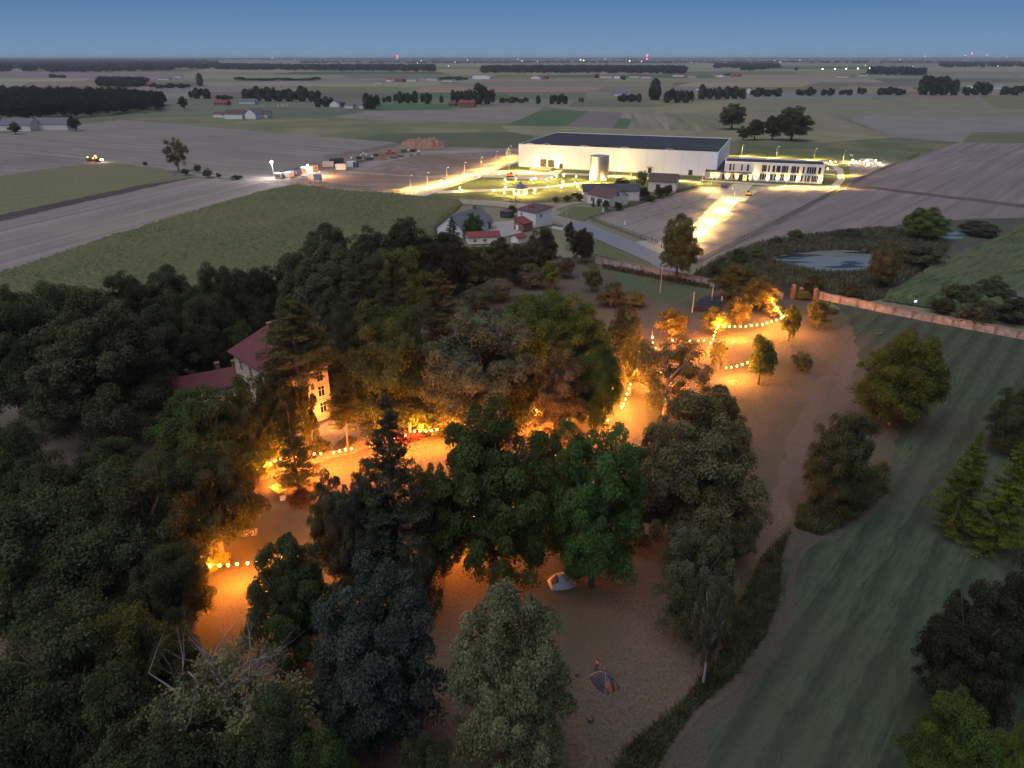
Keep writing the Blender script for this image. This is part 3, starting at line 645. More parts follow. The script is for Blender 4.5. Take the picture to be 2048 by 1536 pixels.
# ---- the park's big trees, near to far: px, top row, foot row, half width, kind, colour, label
T = [
 (1020,1140,1570,128,'acacia',(.12,.13,.095),'pale grey-green leafy tree at the bottom centre, left of the dark tent'),
 (755,1088,1500,135,'acacia',BG,'blue-grey round-crowned tree at bottom, left of the pale grey-green one'),
 (470,1285,1600,185,'sparse',(.13,.135,.10),'feathery pale tree with bare branches sticking out above it'),
 (350,1330,1640,120,'sparse',(.09,.10,.07),'thin feathery tree at the very bottom, left of the branchy pale one'),
 (150,1190,1520,150,'round',DK,'dark olive tree mass low on the left, under the hanging bulbs'),
 (60,1330,1700,150,'round',DK,'very dark tree filling the bottom left corner'),
 (300,1180,1500,110,'acacia',OL,'olive-brown leafy tree just left of the dead bleached branches'),
 (650,1450,1720,80,'round',(.05,.08,.04),'dark green treetop poking in at the bottom edge, below the blue-grey tree'),
 (560,1370,1700,95,'round',DK,'blackish treetop below the branchy pale tree, right side'),
 (230,1330,1640,110,'round',DK,'blackish tree between the corner mass and the branchy pale tree'),
 (860,1440,1740,70,'round',DK,'dark treetop at the bottom edge between the blue-grey and pale grey-green trees'),
 (1425,1130,1370,48,'sparse',(.075,.075,.065),'grey twiggy tree beside the ditch below the huge maple'),
 (300,1440,1760,150,'round',DK,'blackish treetop at the bottom edge near the left corner'),
 (90,960,1280,150,'round',DK,'dark tree at the left edge, third row up from the bottom corner'),
 (250,900,1230,130,'round',DK,'large dark tree left of the lowest bright bulbs'),
 (418,850,1125,92,'airy',(.045,.055,.035),'dark spreading tree whose branches hang over the orange lawn'),
 (335,1065,1290,78,'round',DK,'dark tree right below the short vertical row of bulbs'),
 (578,1045,1330,98,'airy',(.045,.06,.036),'dark green tree right of the lower orange clearing'),
 (668,925,1165,58,'airy',(.06,.07,.055),'grey feathery tree below the long bulb string, left of the tall spruce'),
 (785,775,1190,92,'spruce',(.05,.064,.06),'tall blue spruce standing in front of the red car'),
 (715,930,1210,62,'airy',(.05,.06,.062),'bluish grey tree hugging the left foot of the tall spruce'),
 (612,725,905,27,'airy',(.055,.065,.036),'slim tree standing against the lamp-lit manor facade'),
 (742,905,1190,58,'airy',(.052,.066,.045),'dark olive tree tucked against the tall blue spruce'),
 (850,905,1110,46,'airy',(.06,.072,.036),'small olive tree right of the tall blue spruce top'),
 (880,900,1150,58,'airy',(.055,.07,.04),'slim green tree between the tall spruce and the broad middle tree'),
 (1095,830,1075,60,'airy',(.055,.075,.036),'green tree filling the gap between the two big middle trees'),
 (1290,870,1090,54,'airy',(.07,.08,.05),'dull green tree between the bright green tree and the huge maple'),
 (1455,960,1130,62,'acacia',(.09,.09,.065),'grey-green tree under the right side of the huge maple'),
 (925,700,850,58,'airy',(.06,.078,.04),'dark green tree under the left side of the large oak'),
 (1030,690,858,58,'round',(.06,.075,.035),'dark green tree under the right side of the large oak'),
 (700,600,800,50,'round',(.045,.055,.045),'dark tree below the left pointed larch'),
 (655,560,760,55,'round',(.045,.055,.045),'dark tree behind the larch beside the manor roof'),
 (1250,600,720,40,'small',(.07,.075,.05),'dim bushy tree at the edge of the yellowish round tree'),
 (840,1060,1260,55,'sparse',(.04,.05,.04),'dark pine with a crooked low branch over orange grass'),
 (985,762,1172,128,'airy',(.058,.08,.036),'broad mid-green tree in the middle of the park'),
 (1192,788,1172,106,'airy',(.062,.115,.045),'bright green tree in the centre with a bulb glowing inside'),
 (1405,740,1110,132,'acacia',(.105,.10,.07),'huge grey-green maple right of the bright green tree'),
 (1395,1010,1275,80,'acacia',(.075,.08,.06),'grey feathery small tree under the huge grey-green maple'),
 (1690,800,1015,75,'round',(.062,.07,.045),'round grey-green tree beside the culvert on the right'),
 (1808,640,850,76,'round',(.085,.10,.03),'broad rounded olive tree alone on the right meadow'),
 (1935,860,1065,50,'spruce',(.075,.115,.025),'yellow-green conical conifer, left one of two at right edge'),
 (2020,870,1100,62,'spruce',(.082,.115,.025),'yellow-green conical conifer cut by the right edge'),
 (1895,1370,1620,80,'round',(.055,.085,.03),'green treetop in the bottom right corner'),
 (2030,1430,1660,50,'round',(.08,.11,.03),'small yellowish treetop right in the bottom right corner'),
 (1950,1150,1440,95,'acacia',(.036,.042,.034),'very dark loose tree at right above the corner treetops'),
 (2060,1060,1380,70,'round',(.04,.045,.038),'dark tree cut by the right edge below the conifers'),
 (2040,755,905,50,'round',(.045,.055,.04),'dark bushy tree at the right edge above the conical conifers'),
 (960,578,870,128,'acacia',(.09,.10,.08),'very large grey-green oak in the middle of the park'),
 (1160,590,800,75,'round',(.085,.105,.032),'yellowish green round tree right of the large oak'),
 (1100,560,770,90,'round',(.08,.105,.035),'olive green tree behind the large oak'),
 (1125,680,880,58,'airy',(.095,.085,.065),'brownish tree with white lights showing behind it'),
 (1195,670,860,50,'round',(.05,.085,.035),'dark green tree left of the bare-branched one'),
 (1340,640,830,95,'sparse',(.095,.09,.06),'open tree with pale bare limbs among the bulbs'),
 (1430,760,900,60,'round',(.06,.07,.04),'small dark tree behind the top of the huge maple'),
 (1265,655,790,40,'sparse',(.12,.11,.04),'lamp-lit thin tree left of the open bare-limbed one'),
 (780,575,870,85,'round',(.065,.085,.04),'olive tree between the manor and the large oak'),
 (850,670,866,68,'airy',(.06,.08,.04),'dark green tree behind the row of bulbs in the centre'),
 (745,720,880,40,'spruce',(.05,.06,.04),'dark drooping conifer right of the manor forecourt'),
 (688,745,905,38,'larch',(.075,.08,.035),'larch with a bare trunk beside the parked dark car', .35),
 (597,600,900,72,'larch',(.085,.09,.055),'tall pale larch rising over the manor roof', .5),
 (580,750,985,44,'spruce',(.045,.06,.04),'dark spruce in front of the manor with bulbs below it'),
 (515,795,945,50,'airy',(.06,.075,.03),'slim tree in front of the lower manor wing'),
 (412,750,975,98,'round',(.06,.085,.04),'green tree covering the front of the low manor wing'),
 (560,690,900,45,'acacia',(.055,.065,.04),'dark leafy tree pressed against the left of the manor facade'),
 (492,738,965,48,'round',(.05,.068,.036),'rounded green tree hiding the corner of manor and wing'),
 (545,730,925,42,'acacia',(.05,.062,.036),'dark tree before the left wall of the manor'),
 (195,555,880,132,'acacia',(.065,.072,.056),'giant pale-tufted tree left of the manor'),
 (40,560,860,100,'round',DK,'black-green tree at the left edge beside the giant tufted one'),
 (310,590,790,85,'acacia',(.042,.052,.045),'dark tree between the giant tufted tree and the manor'),
 (400,560,760,70,'round',DK,'dark tree behind the ridge of the low manor wing'),
 (475,625,760,38,'round',(.05,.07,.04),'small green tree at the corner of the manor roof'),
 (230,850,1060,80,'round',(.042,.055,.038),'dark tree left of the low manor wing end'),
 (110,880,1130,90,'round',DK,'dim tree left of the gap beside the manor'),
 (330,880,1060,80,'round',(.048,.06,.04),'dark tree before the end of the low manor wing'),
 (20,820,1050,75,'round',DK,'dim treetop at the left edge below the giant tufted tree'),
 (120,540,720,60,'round',DK,'dark tree top bordering the maize at the far left'),
 (25,560,720,50,'round',DK,'dark bush-like tree at the left edge against the maize'),
 (250,525,700,60,'round',DK,'blackish tree bordering the maize, left part'),
 (340,515,690,60,'round',DK,'blackish tree bordering the maize, middle part'),
 (430,510,690,60,'round',DK,'blackish tree bordering the maize above the manor'),
 (515,510,680,55,'round',(.042,.052,.042),'blackish tree bordering the maize behind the larch'),
 (640,450,690,85,'acacia',(.068,.078,.062),'tall grey-green tree at the edge of the maize'),
 (720,500,725,52,'larch',(.075,.08,.062),'pointed greyish larch, left of a pair behind the oak'),
 (795,505,735,52,'larch',(.08,.085,.06),'pointed greyish larch, right of a pair behind the oak'),
 (880,540,700,50,'larch',(.085,.085,.062),'feathery tree between the paired larches and the orchard'),
 (800,470,640,58,'round',(.085,.11,.04),'yellowish green rounded tree near the maize corner'),
 (725,465,640,55,'round',(.045,.055,.045),'dark tree behind the paired larches'),
 (590,490,660,45,'round',(.045,.052,.045),'dark grey tree by the maize left of the tall grey one'),
 (660,430,600,55,'round',(.042,.052,.042),'dark tree crowning the row along the maize'),
 (820,422,590,60,'round',(.04,.05,.042),'dark tree just left of the long grey farmhouse'),
 (740,438,590,50,'round',(.045,.055,.045),'dark rounded tree halfway along the maize edge'),
 (890,445,590,55,'round',(.04,.05,.045),'blackish tree in front of the long grey farmhouse'),
 (950,480,590,38,'round',DK,'dark tree below the low red outbuilding'),
 (1000,465,570,36,'round',DK,'dark tree before the farmyard'),
 (1085,445,545,32,'round',(.042,.05,.045),'dark tree in front of the square white house'),
 (1045,475,560,34,'round',(.045,.055,.045),'dark tree left of the square white house front tree'),
 (1165,450,525,27,'round',(.04,.048,.042),'dark two-topped tree beside the road bend'),
 (1140,440,490,12,'small',(.06,.06,.055),'small grey bush tree at the end of the white fence'),
 (1360,415,562,38,'round',(.085,.10,.062),'tall lone tree by the works entrance gate'),
 (946,420,479,23,'round',(.055,.11,.05),'round weeping willow against the long grey farmhouse'),
 (904,432,486,22,'spruce',(.045,.055,.05),'small dark spruce before the white farmhouse gable'),
 (1025,408,432,12,'small',(.06,.08,.04),'umbrella-shaped small tree behind the square white house'),
 (1283,332,380,14,'sparse',(.08,.10,.05),'thin birch beside the old barn'),
 (1243,348,382,14,'small',(.06,.07,.035),'leafy tree behind the brown-roofed white house'),
 (1300,388,402,12,'small',DK,'dark shrub by the old barn door'),
 (1213,398,420,9,'small',DK,'small dark bush at the front corner of the brown-roofed white house'),
 (1196,396,412,7,'spruce',DK,'little conifer in the garden left of the brown-roofed white house'),
 (1187,399,414,6,'spruce',DK,'tiny conifer beside the garden drive'),
 (1236,400,420,11,'small',DK,'dark bush before the gable of the brown-roofed white house'),
 (1160,385,402,10,'small',(.06,.075,.04),'shrub at the garden edge near the lit lawn'),
 (1135,388,403,10,'small',(.06,.08,.04),'middle shrub along the garden drive'),
 (1112,390,404,9,'small',(.065,.085,.04),'leftmost shrub along the garden drive'),
 (1335,365,392,13,'small',DK,'dark shrub in front of the old barn'),
 (1318,372,396,12,'small',DK,'dark shrub left of the one before the old barn'),
 (1068,480,556,30,'round',DK,'blackish tree below the square white house'),
 (1260,372,398,16,'small',DK,'dark garden tree right of the brown-roofed house'),
 (1285,368,400,16,'small',DK,'dark garden tree left of the old barn'),
 # orchard between the trees and the wall
 (930,520,570,36,'small',(.085,.085,.08),'grey orchard bush below the farm trees'),
 (990,545,600,36,'small',(.09,.088,.082),'greyish orchard tree left of centre in the orchard'),
 (1030,500,555,30,'small',(.075,.08,.07),'grey-green orchard tree behind the greyish one'),
 (1060,520,575,30,'small',(.09,.085,.08),'brownish grey orchard tree in the orchard middle'),
 (1103,517,580,22,'small',(.095,.125,.045),'yellow-green round orchard tree'),
 (1130,505,555,22,'small',(.08,.075,.065),'brownish orchard tree behind the yellow-green one'),
 (1185,520,582,22,'small',(.085,.095,.055),'olive orchard tree near the start of the brick wall'),
 (1222,555,610,34,'small',(.09,.085,.07),'grey spreading orchard tree left of the Y-trunked one'),
 (1265,578,612,28,'small',(.11,.105,.06),'small orchard tree with bare Y-shaped trunk'),
 (955,560,620,36,'small',(.075,.085,.065),'grey-green tree behind the top of the large oak'),
 (1050,575,650,40,'small',(.06,.09,.035),'green tree peeping over the large oak'),
 # by the gate and the lit clearing
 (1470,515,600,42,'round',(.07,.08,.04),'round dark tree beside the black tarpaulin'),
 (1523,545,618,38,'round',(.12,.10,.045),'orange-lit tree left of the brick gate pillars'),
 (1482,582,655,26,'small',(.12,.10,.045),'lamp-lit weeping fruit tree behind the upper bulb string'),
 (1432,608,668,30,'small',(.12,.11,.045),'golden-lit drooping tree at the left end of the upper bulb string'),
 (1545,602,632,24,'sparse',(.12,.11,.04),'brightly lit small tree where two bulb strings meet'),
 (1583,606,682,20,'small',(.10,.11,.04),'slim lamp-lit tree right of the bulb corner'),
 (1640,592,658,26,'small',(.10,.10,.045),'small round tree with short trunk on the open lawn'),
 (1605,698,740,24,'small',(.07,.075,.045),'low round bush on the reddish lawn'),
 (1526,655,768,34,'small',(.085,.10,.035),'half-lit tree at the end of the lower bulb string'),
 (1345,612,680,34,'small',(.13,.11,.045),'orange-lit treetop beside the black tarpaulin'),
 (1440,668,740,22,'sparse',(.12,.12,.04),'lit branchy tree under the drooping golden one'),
 (1855,405,480,42,'round',(.075,.12,.045),'bright green round tree beyond the pond at right'),
 (1772,480,580,32,'round',(.075,.078,.055),'brownish willow at the right bank of the pond'),
 (1845,478,535,42,'small',(.075,.08,.07),'grey-green round willow behind the brownish one'),
 (1590,455,480,17,'small',(.06,.11,.04),'small bright green bush beyond the pond'),
 (1553,468,490,12,'small',(.055,.07,.045),'little dark bush left of the bright green bush'),
 (1480,490,530,20,'small',(.05,.075,.04),'dark bush at the fence end'),
 (1515,488,520,16,'small',(.08,.11,.045),'yellowish bush left of the pond reeds'),
 (1444,510,560,26,'small',DK,'dark shrub behind the park wall beside the gate tree'),
 # by the fields beyond the works
 (1466,198,258,29,'round',(.075,.09,.06),'open tall tree left of the field clump beyond the office'),
 (1512,232,280,22,'round',DK,'dark low tree in the field clump beyond the office'),
 (1588,203,281,34,'round',(.05,.06,.04),'tall spreading tree at the right of the field clump'),
 (1548,222,280,22,'round',(.048,.058,.045),'dark tree in the middle of the field clump'),
 (1488,248,280,14,'small',DK,'low dark bush at the left foot of the field clump'),
 (350,266,342,27,'sparse',(.075,.08,.055),'ragged lone tree in the field left of the works'),
 (366,190,218,11,'small',(.05,.065,.045),'lone round tree at the corner of the dark wood'),
 (147,227,262,13,'small',DK,'dark tree at the right end of the long barns'),
 (28,240,268,13,'small',DK,'dark tree in front of the long barns'),
]
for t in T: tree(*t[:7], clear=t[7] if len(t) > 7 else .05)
BU = [(290,322,331,5),(370,336,350,8),(394,326,345,8),(415,334,355,11),(437,344,356,6),(473,348,359,13)]
for i, (a, b, c_, r_) in enumerate(BU):
    tree(a, b, c_, r_, 'small', DK, '%s dark bush from the left along the field edge' % ORD[i], 'bush', 'bushes along the left field edge', 'field_bush', clear=.02)
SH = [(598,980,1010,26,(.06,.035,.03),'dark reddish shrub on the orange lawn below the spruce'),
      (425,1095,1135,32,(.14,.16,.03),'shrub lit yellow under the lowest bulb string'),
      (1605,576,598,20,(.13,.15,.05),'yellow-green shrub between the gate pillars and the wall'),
      (1665,612,625,14,(.06,.075,.04),'low dark shrub at the foot of the brick wall'),
      (1930,560,612,40,(.06,.075,.055),'grey-green shrub left in the thicket by the hut'),
      (1990,545,600,40,(.05,.065,.05),'dark shrub in the thicket left of the hut'),
      (1960,590,650,45,(.055,.065,.05),'dark shrub in front of the hut thicket'),
      (2035,590,645,40,(.055,.065,.05),'dark shrub below the thatched hut'),
      (1885,590,625,26,(.05,.06,.045),'small shrub at the left tip of the hut thicket'),
      (1700,452,476,34,(.055,.06,.05),'wide dark bush on the far bank of the pond'),
      (1960,435,470,40,(.045,.055,.045),'dark bank of shrubs right of the bright green tree'),
      (1630,545,592,22,(.055,.06,.045),'bush among the reeds before the pond, left one'),
      (1700,560,602,24,(.055,.06,.045),'bush among the reeds before the pond, right one'),
      (640,870,905,22,(.05,.06,.03),'shrub beside the manor facade'),
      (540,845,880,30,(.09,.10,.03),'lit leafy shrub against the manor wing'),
      (935,330,342,0,(.05,.06,.03),None)]
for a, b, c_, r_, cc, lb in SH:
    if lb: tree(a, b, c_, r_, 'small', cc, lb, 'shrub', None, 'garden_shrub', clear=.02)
dead_tree(372, 1212, 1600, 95, 'bleached bare tree with branches spread like antlers', 2)
dead_tree(436, 1195, 1540, 60, 'smaller bleached bare tree against the orange glow', 5, parts=5)
dead_tree(815, 745, 880, 22, 'thin white bare birch before dark trees', 9, BARKPALE, parts=4)
# ---- distant rows: x0, x1, foot row, height px, number, group, per-tree phrase
ROWS = [
 (378,418,197,24,4,'dark copse right of the wood on the left'),
 (432,465,199,12,3,'low copse beside the red house'),
 (486,640,203,32,14,'long dark grove behind the left white farm'),
 (630,665,214,24,4,'clump beside the small white gable house'),
 (676,692,214,14,2,'pair of trees between the small houses'),
 (730,756,218,36,4,'birch clump right of the small houses'),
 (765,782,204,14,3,'little trees left of the poplar screen'),
 (788,834,206,25,6,'dense tree screen behind the green field'),
 (842,864,207,22,3,'three poplars right of the tree screen'),
 (881,884,206,22,1,'single cypress-like tree before the red barn'),
 (902,945,205,36,5,'tall trees behind the red barn'),
 (952,988,208,42,4,'largest dark trees right of the red barn'),
 (1000,1056,206,14,6,'low trees right of the biggest dark tree'),
 (1076,1080,208,18,2,'twin trees above the green field patch'),
 (1100,1134,208,23,5,'dense round thicket above the green field patch'),
 (1158,1166,205,12,2,'pair of bushes right of the dense thicket'),
 (1236,1282,204,18,6,'bushes left of the tall tree behind the works'),
 (1300,1320,200,46,3,'tall trees directly behind the works hall'),
 (1330,1388,206,34,6,'broad trees right of the tall trees behind the works'),
 (1400,1492,198,32,11,'line of poplars behind the works hall'),
 (1500,1562,193,20,6,'trees beside the white gable farm'),
 (1592,1632,191,18,5,'hedge trees, left stretch of the eastern field row'),
 (1644,1670,191,18,4,'hedge trees, second stretch of the eastern field row'),
 (1680,1704,190,14,3,'hedge trees, third stretch of the eastern field row'),
 (1716,1732,189,20,3,'round trees ending the eastern field row'),
 (1758,1812,190,18,6,'thin trees between the eastern field row and the farm'),
 (1845,1915,190,44,7,'large trees at the right-hand farm'),
 (1925,1948,190,18,3,'small trees beside the white shed on the right'),
 (1950,1985,190,34,4,'tall trees right of the white shed'),
 (2005,2048,190,24,4,'trees at the right edge of the fields'),
 (100,130,155,9,3,'tiny trees on the fields far left'),
 (300,380,176,12,7,'trees round the far left village'),
 (395,402,172,26,1,'tall tree above the copse right of the wood'),
 (470,640,161,10,9,'scattered trees of the hamlet far left of centre'),
 (870,935,160,9,6,'trees beside the white factory far off'),
 (1190,1196,156,9,1,'lone tree left of the far white sheds'),
 (1240,1250,160,9,2,'two trees between the far white sheds'),
 (1590,1596,142,12,1,'lone round tree on the far eastern fields'),
 (1440,1480,152,9,3,'small trees right of the central wood'),
]
for x0, x1, yb, hp, n, gname in ROWS:
    for i in range(n):
        a = x0 + (x1 - x0) * ((i + .5) / n) + trnd.uniform(-1, 1)
        hh = hp * trnd.uniform(.68, 1.05)
        rr = max((x1 - x0) / n * .75, hh * .26)
        lb = gname if n == 1 else '%s tree from left, %s' % (ORD[i], gname)
        if n == 1: lb = gname
        tree(a, yb - hh, yb + trnd.uniform(-.6, .6), rr, 'far', (.040, .052, .045), lb, 'tree', gname if n > 1 else None, clear=.02)
# ---- woods that read as one mass
def wood(name, pts, spacing, h, r, c, label, seed, n_leaf=260, leaf=.16, maxn=900):
    P = [(p[0], p[1]) for p in poly_xy(pts)]
    rs = np.random.RandomState(seed)
    xs = [p[0] for p in P]; ys = [p[1] for p in P]
    area = (max(xs) - min(xs)) * (max(ys) - min(ys))
    m = int(area / spacing ** 2)
    if m > 60000: m = 60000
    X = rs.uniform(min(xs), max(xs), m); Y = rs.uniform(min(ys), max(ys), m)
    k = inside(X, Y, P); X = X[k][:maxn * 20]; Y = Y[k]; 
    if len(X) > maxn: sel = rs.choice(len(X), maxn, replace=False); X = X[sel]; Y = Y[:len(Y)][sel]
    Y = Y[:len(X)]
    bases = [crown('round', 'wood%d_%d' % (v, n_leaf), n_leaf, leaf, 700 + v) for v in range(3)]
    arr = []
    for b in bases:
        co = np.empty(len(b.vertices) * 3, np.float32); b.vertices.foreach_get('co', co); arr.append(co.reshape(-1, 3))
    out = []
    for i in range(len(X)):
        co = arr[i % 3]; a = rs.uniform(0, 6.28); ca, sa = math.cos(a), math.sin(a)
        hh = h * rs.uniform(.75, 1.15); rr = r * rs.uniform(.8, 1.2)
        out.append(np.stack([(co[:, 0] * ca - co[:, 1] * sa) * rr + X[i], (co[:, 0] * sa + co[:, 1] * ca) * rr + Y[i], co[:, 2] * hh * .5 + hh * .53], -1))
    V = np.concatenate(out)
    o = link(name, npmesh(name, V, np.arange(len(V)).reshape(-1, 4), LEAF)); setcol(o, c); props(o, label, None, None, 'stuff')
    return o
WD = (.030, .036, .034)
wood('forest', [(-300, 246), (0, 242), (165, 235), (330, 222), (325, 208), (250, 198), (0, 192), (-300, 192)], 9, 17, 6.5, WD, 'dense dark wood at the left', 1, 420, .13, 1500)
wood('plantation', [(192, 173), (255, 176), (290, 172), (295, 163), (200, 161)], 10, 12, 7, (.05, .05, .045), 'low brown plantation far left', 2, 160, .2, 500)
wood('forest', [(-400, 150), (0, 146), (250, 145), (430, 139), (435, 124), (-400, 120)], 45, 24, 26, WD, 'far forest at the left horizon', 3, 60, .3, 4200)
wood('forest', [(430, 140), (650, 142), (870, 144), (868, 134), (640, 134), (430, 131)], 30, 20, 14, WD, 'far forest left of centre below the horizon', 4, 60, .3, 1400)
wood('forest', [(960, 147), (1200, 147), (1372, 149), (1370, 138), (1150, 136), (965, 137)], 25, 20, 13, WD, 'far forest in the centre below the horizon', 5, 60, .3, 1300)
wood('forest', [(1430, 137), (1560, 137), (1555, 130), (1430, 130)], 30, 18, 14, WD, 'small far forest right of centre', 6, 60, .3, 400)
wood('forest', [(1735, 150), (1850, 153), (1850, 142), (1740, 140)], 22, 18, 10, WD, 'far grove behind the row of road lamps', 7, 80, .28, 300)
wood('forest', [(1880, 136), (2200, 133), (2200, 127), (1880, 128)], 35, 20, 16, WD, 'far forest at the right', 8, 60, .3, 700)
wood('forest', [(1480, 143), (1500, 143), (1536, 139), (1536, 132), (1490, 132)], 26, 18, 12, WD, 'far copse right of the red mast', 12, 60, .3, 120)
wood('forest', [(-300, 121.5), (2400, 119.5), (2400, 116.3), (-300, 117)], 120, 28, 70, WD, 'wooded horizon line', 9, 24, .4, 5000)
wood('forest', [(600, 127.5), (2300, 126.5), (2300, 123), (600, 123)], 80, 18, 26, WD, 'scattered far woods under the horizon', 10, 30, .35, 900)
# ------------------------------------------------------------------ buildings
WHITE = mat('white_render', (0.72, 0.71, 0.70), 0.8, 0.05, 0.7)
CREAM = mat('cream_render', (0.62, 0.60, 0.56), 0.85, 0.08, 0.7)
PANEL = mat('white_panels', (0.80, 0.81, 0.88), 0.55, 0.035, 0.12, detail=2)
BITUM = mat('bitumen_roof', (0.028, 0.033, 0.040), 0.8, 0.2, 0.06, big=((0.037, 0.043, 0.05), 0.02))
RBROWN = mat('brown_tiles', (0.10, 0.055, 0.06), 0.8, 0.15, 2.0, stretch=(0, 1, 6))
RGREY = mat('grey_slates', (0.13, 0.13, 0.15), 0.85, 0.15, 2.0, stretch=(0, 6, 1))
RRED = mat('red_tiles', (0.19, 0.045, 0.05), 0.75, 0.12, 2.0)
RWINE = mat('wine_red_tiles', (0.125, 0.037, 0.045), 0.8, 0.4, 1.6, stretch=(0.68, 0.35, 6))
RDARK = mat('old_dark_tiles', (0.075, 0.06, 0.058), 0.9, 0.3, 2.0, big=((0.11, 0.065, 0.055), 0.3))
BRICK = mat('brick', (0.25, 0.125, 0.10), 0.9, 0.25, 3.0)
PANE = glass('window_pane')
PANELIT = emit('lit_pane', (1.0, 0.62, 0.25), 1.6)
FRAME = mat('white_frame', (0.7, 0.7, 0.7), 0.6, 0.05, 2)
DFRAME = mat('dark_frame', (0.06, 0.06, 0.065), 0.5, 0.1, 2)
STEEL = mat('galvanised_steel', (0.50, 0.50, 0.50), 0.38, 0.2, 0.6, metal=1.0, stretch=(0, 1, 1))
DSTEEL = mat('dark_steel', (0.06, 0.065, 0.07), 0.5, 0.15, 2)
POLEM = mat('pole_paint', (0.42, 0.42, 0.42), 0.5, 0.1, 2)
WOOD = mat('weathered_wood', (0.26, 0.2, 0.15), 0.9, 0.3, 3)
TWHITE = mat('white_paint', (0.75, 0.75, 0.77), 0.5, 0.06, 1)

def window(parent, face, c, z, wd, ht, L, D, lit=False, dark=False, mull=True):
    fm = MB(); p = MB(); t = .07
    def bx(mb, a0, a1, z0, z1, o0, o1):
        if face == 'F': mb.box(a0, a1, -o1, -o0, z0, z1)
        elif face == 'B': mb.box(a0, a1, D + o0, D + o1, z0, z1)
        elif face == 'L': mb.box(-o1, -o0, a0, a1, z0, z1)
        else: mb.box(L + o0, L + o1, a0, a1, z0, z1)
    a0, a1, z0, z1 = c - wd / 2, c + wd / 2, z, z + ht
    bx(fm, a0 - t, a0, z0 - t, z1 + t, .0, .07); bx(fm, a1, a1 + t, z0 - t, z1 + t, .0, .07)
    bx(fm, a0, a1, z1, z1 + t, .0, .07); bx(fm, a0, a1, z0 - t, z0, .0, .12)
    if mull: bx(fm, c - .04, c + .04, z0, z1, .03, .06); bx(fm, a0, c - .04, z0 + ht * .62, z0 + ht * .62 + .07, .03, .06); bx(fm, c + .04, a1, z0 + ht * .62, z0 + ht * .62 + .07, .03, .06)
    bx(p, a0, a1, z0, z1, .004, .028)
    f = fm.build('window', DFRAME if dark else FRAME, parent)
    p.build('pane', PANELIT if lit else PANE, f)
    return f
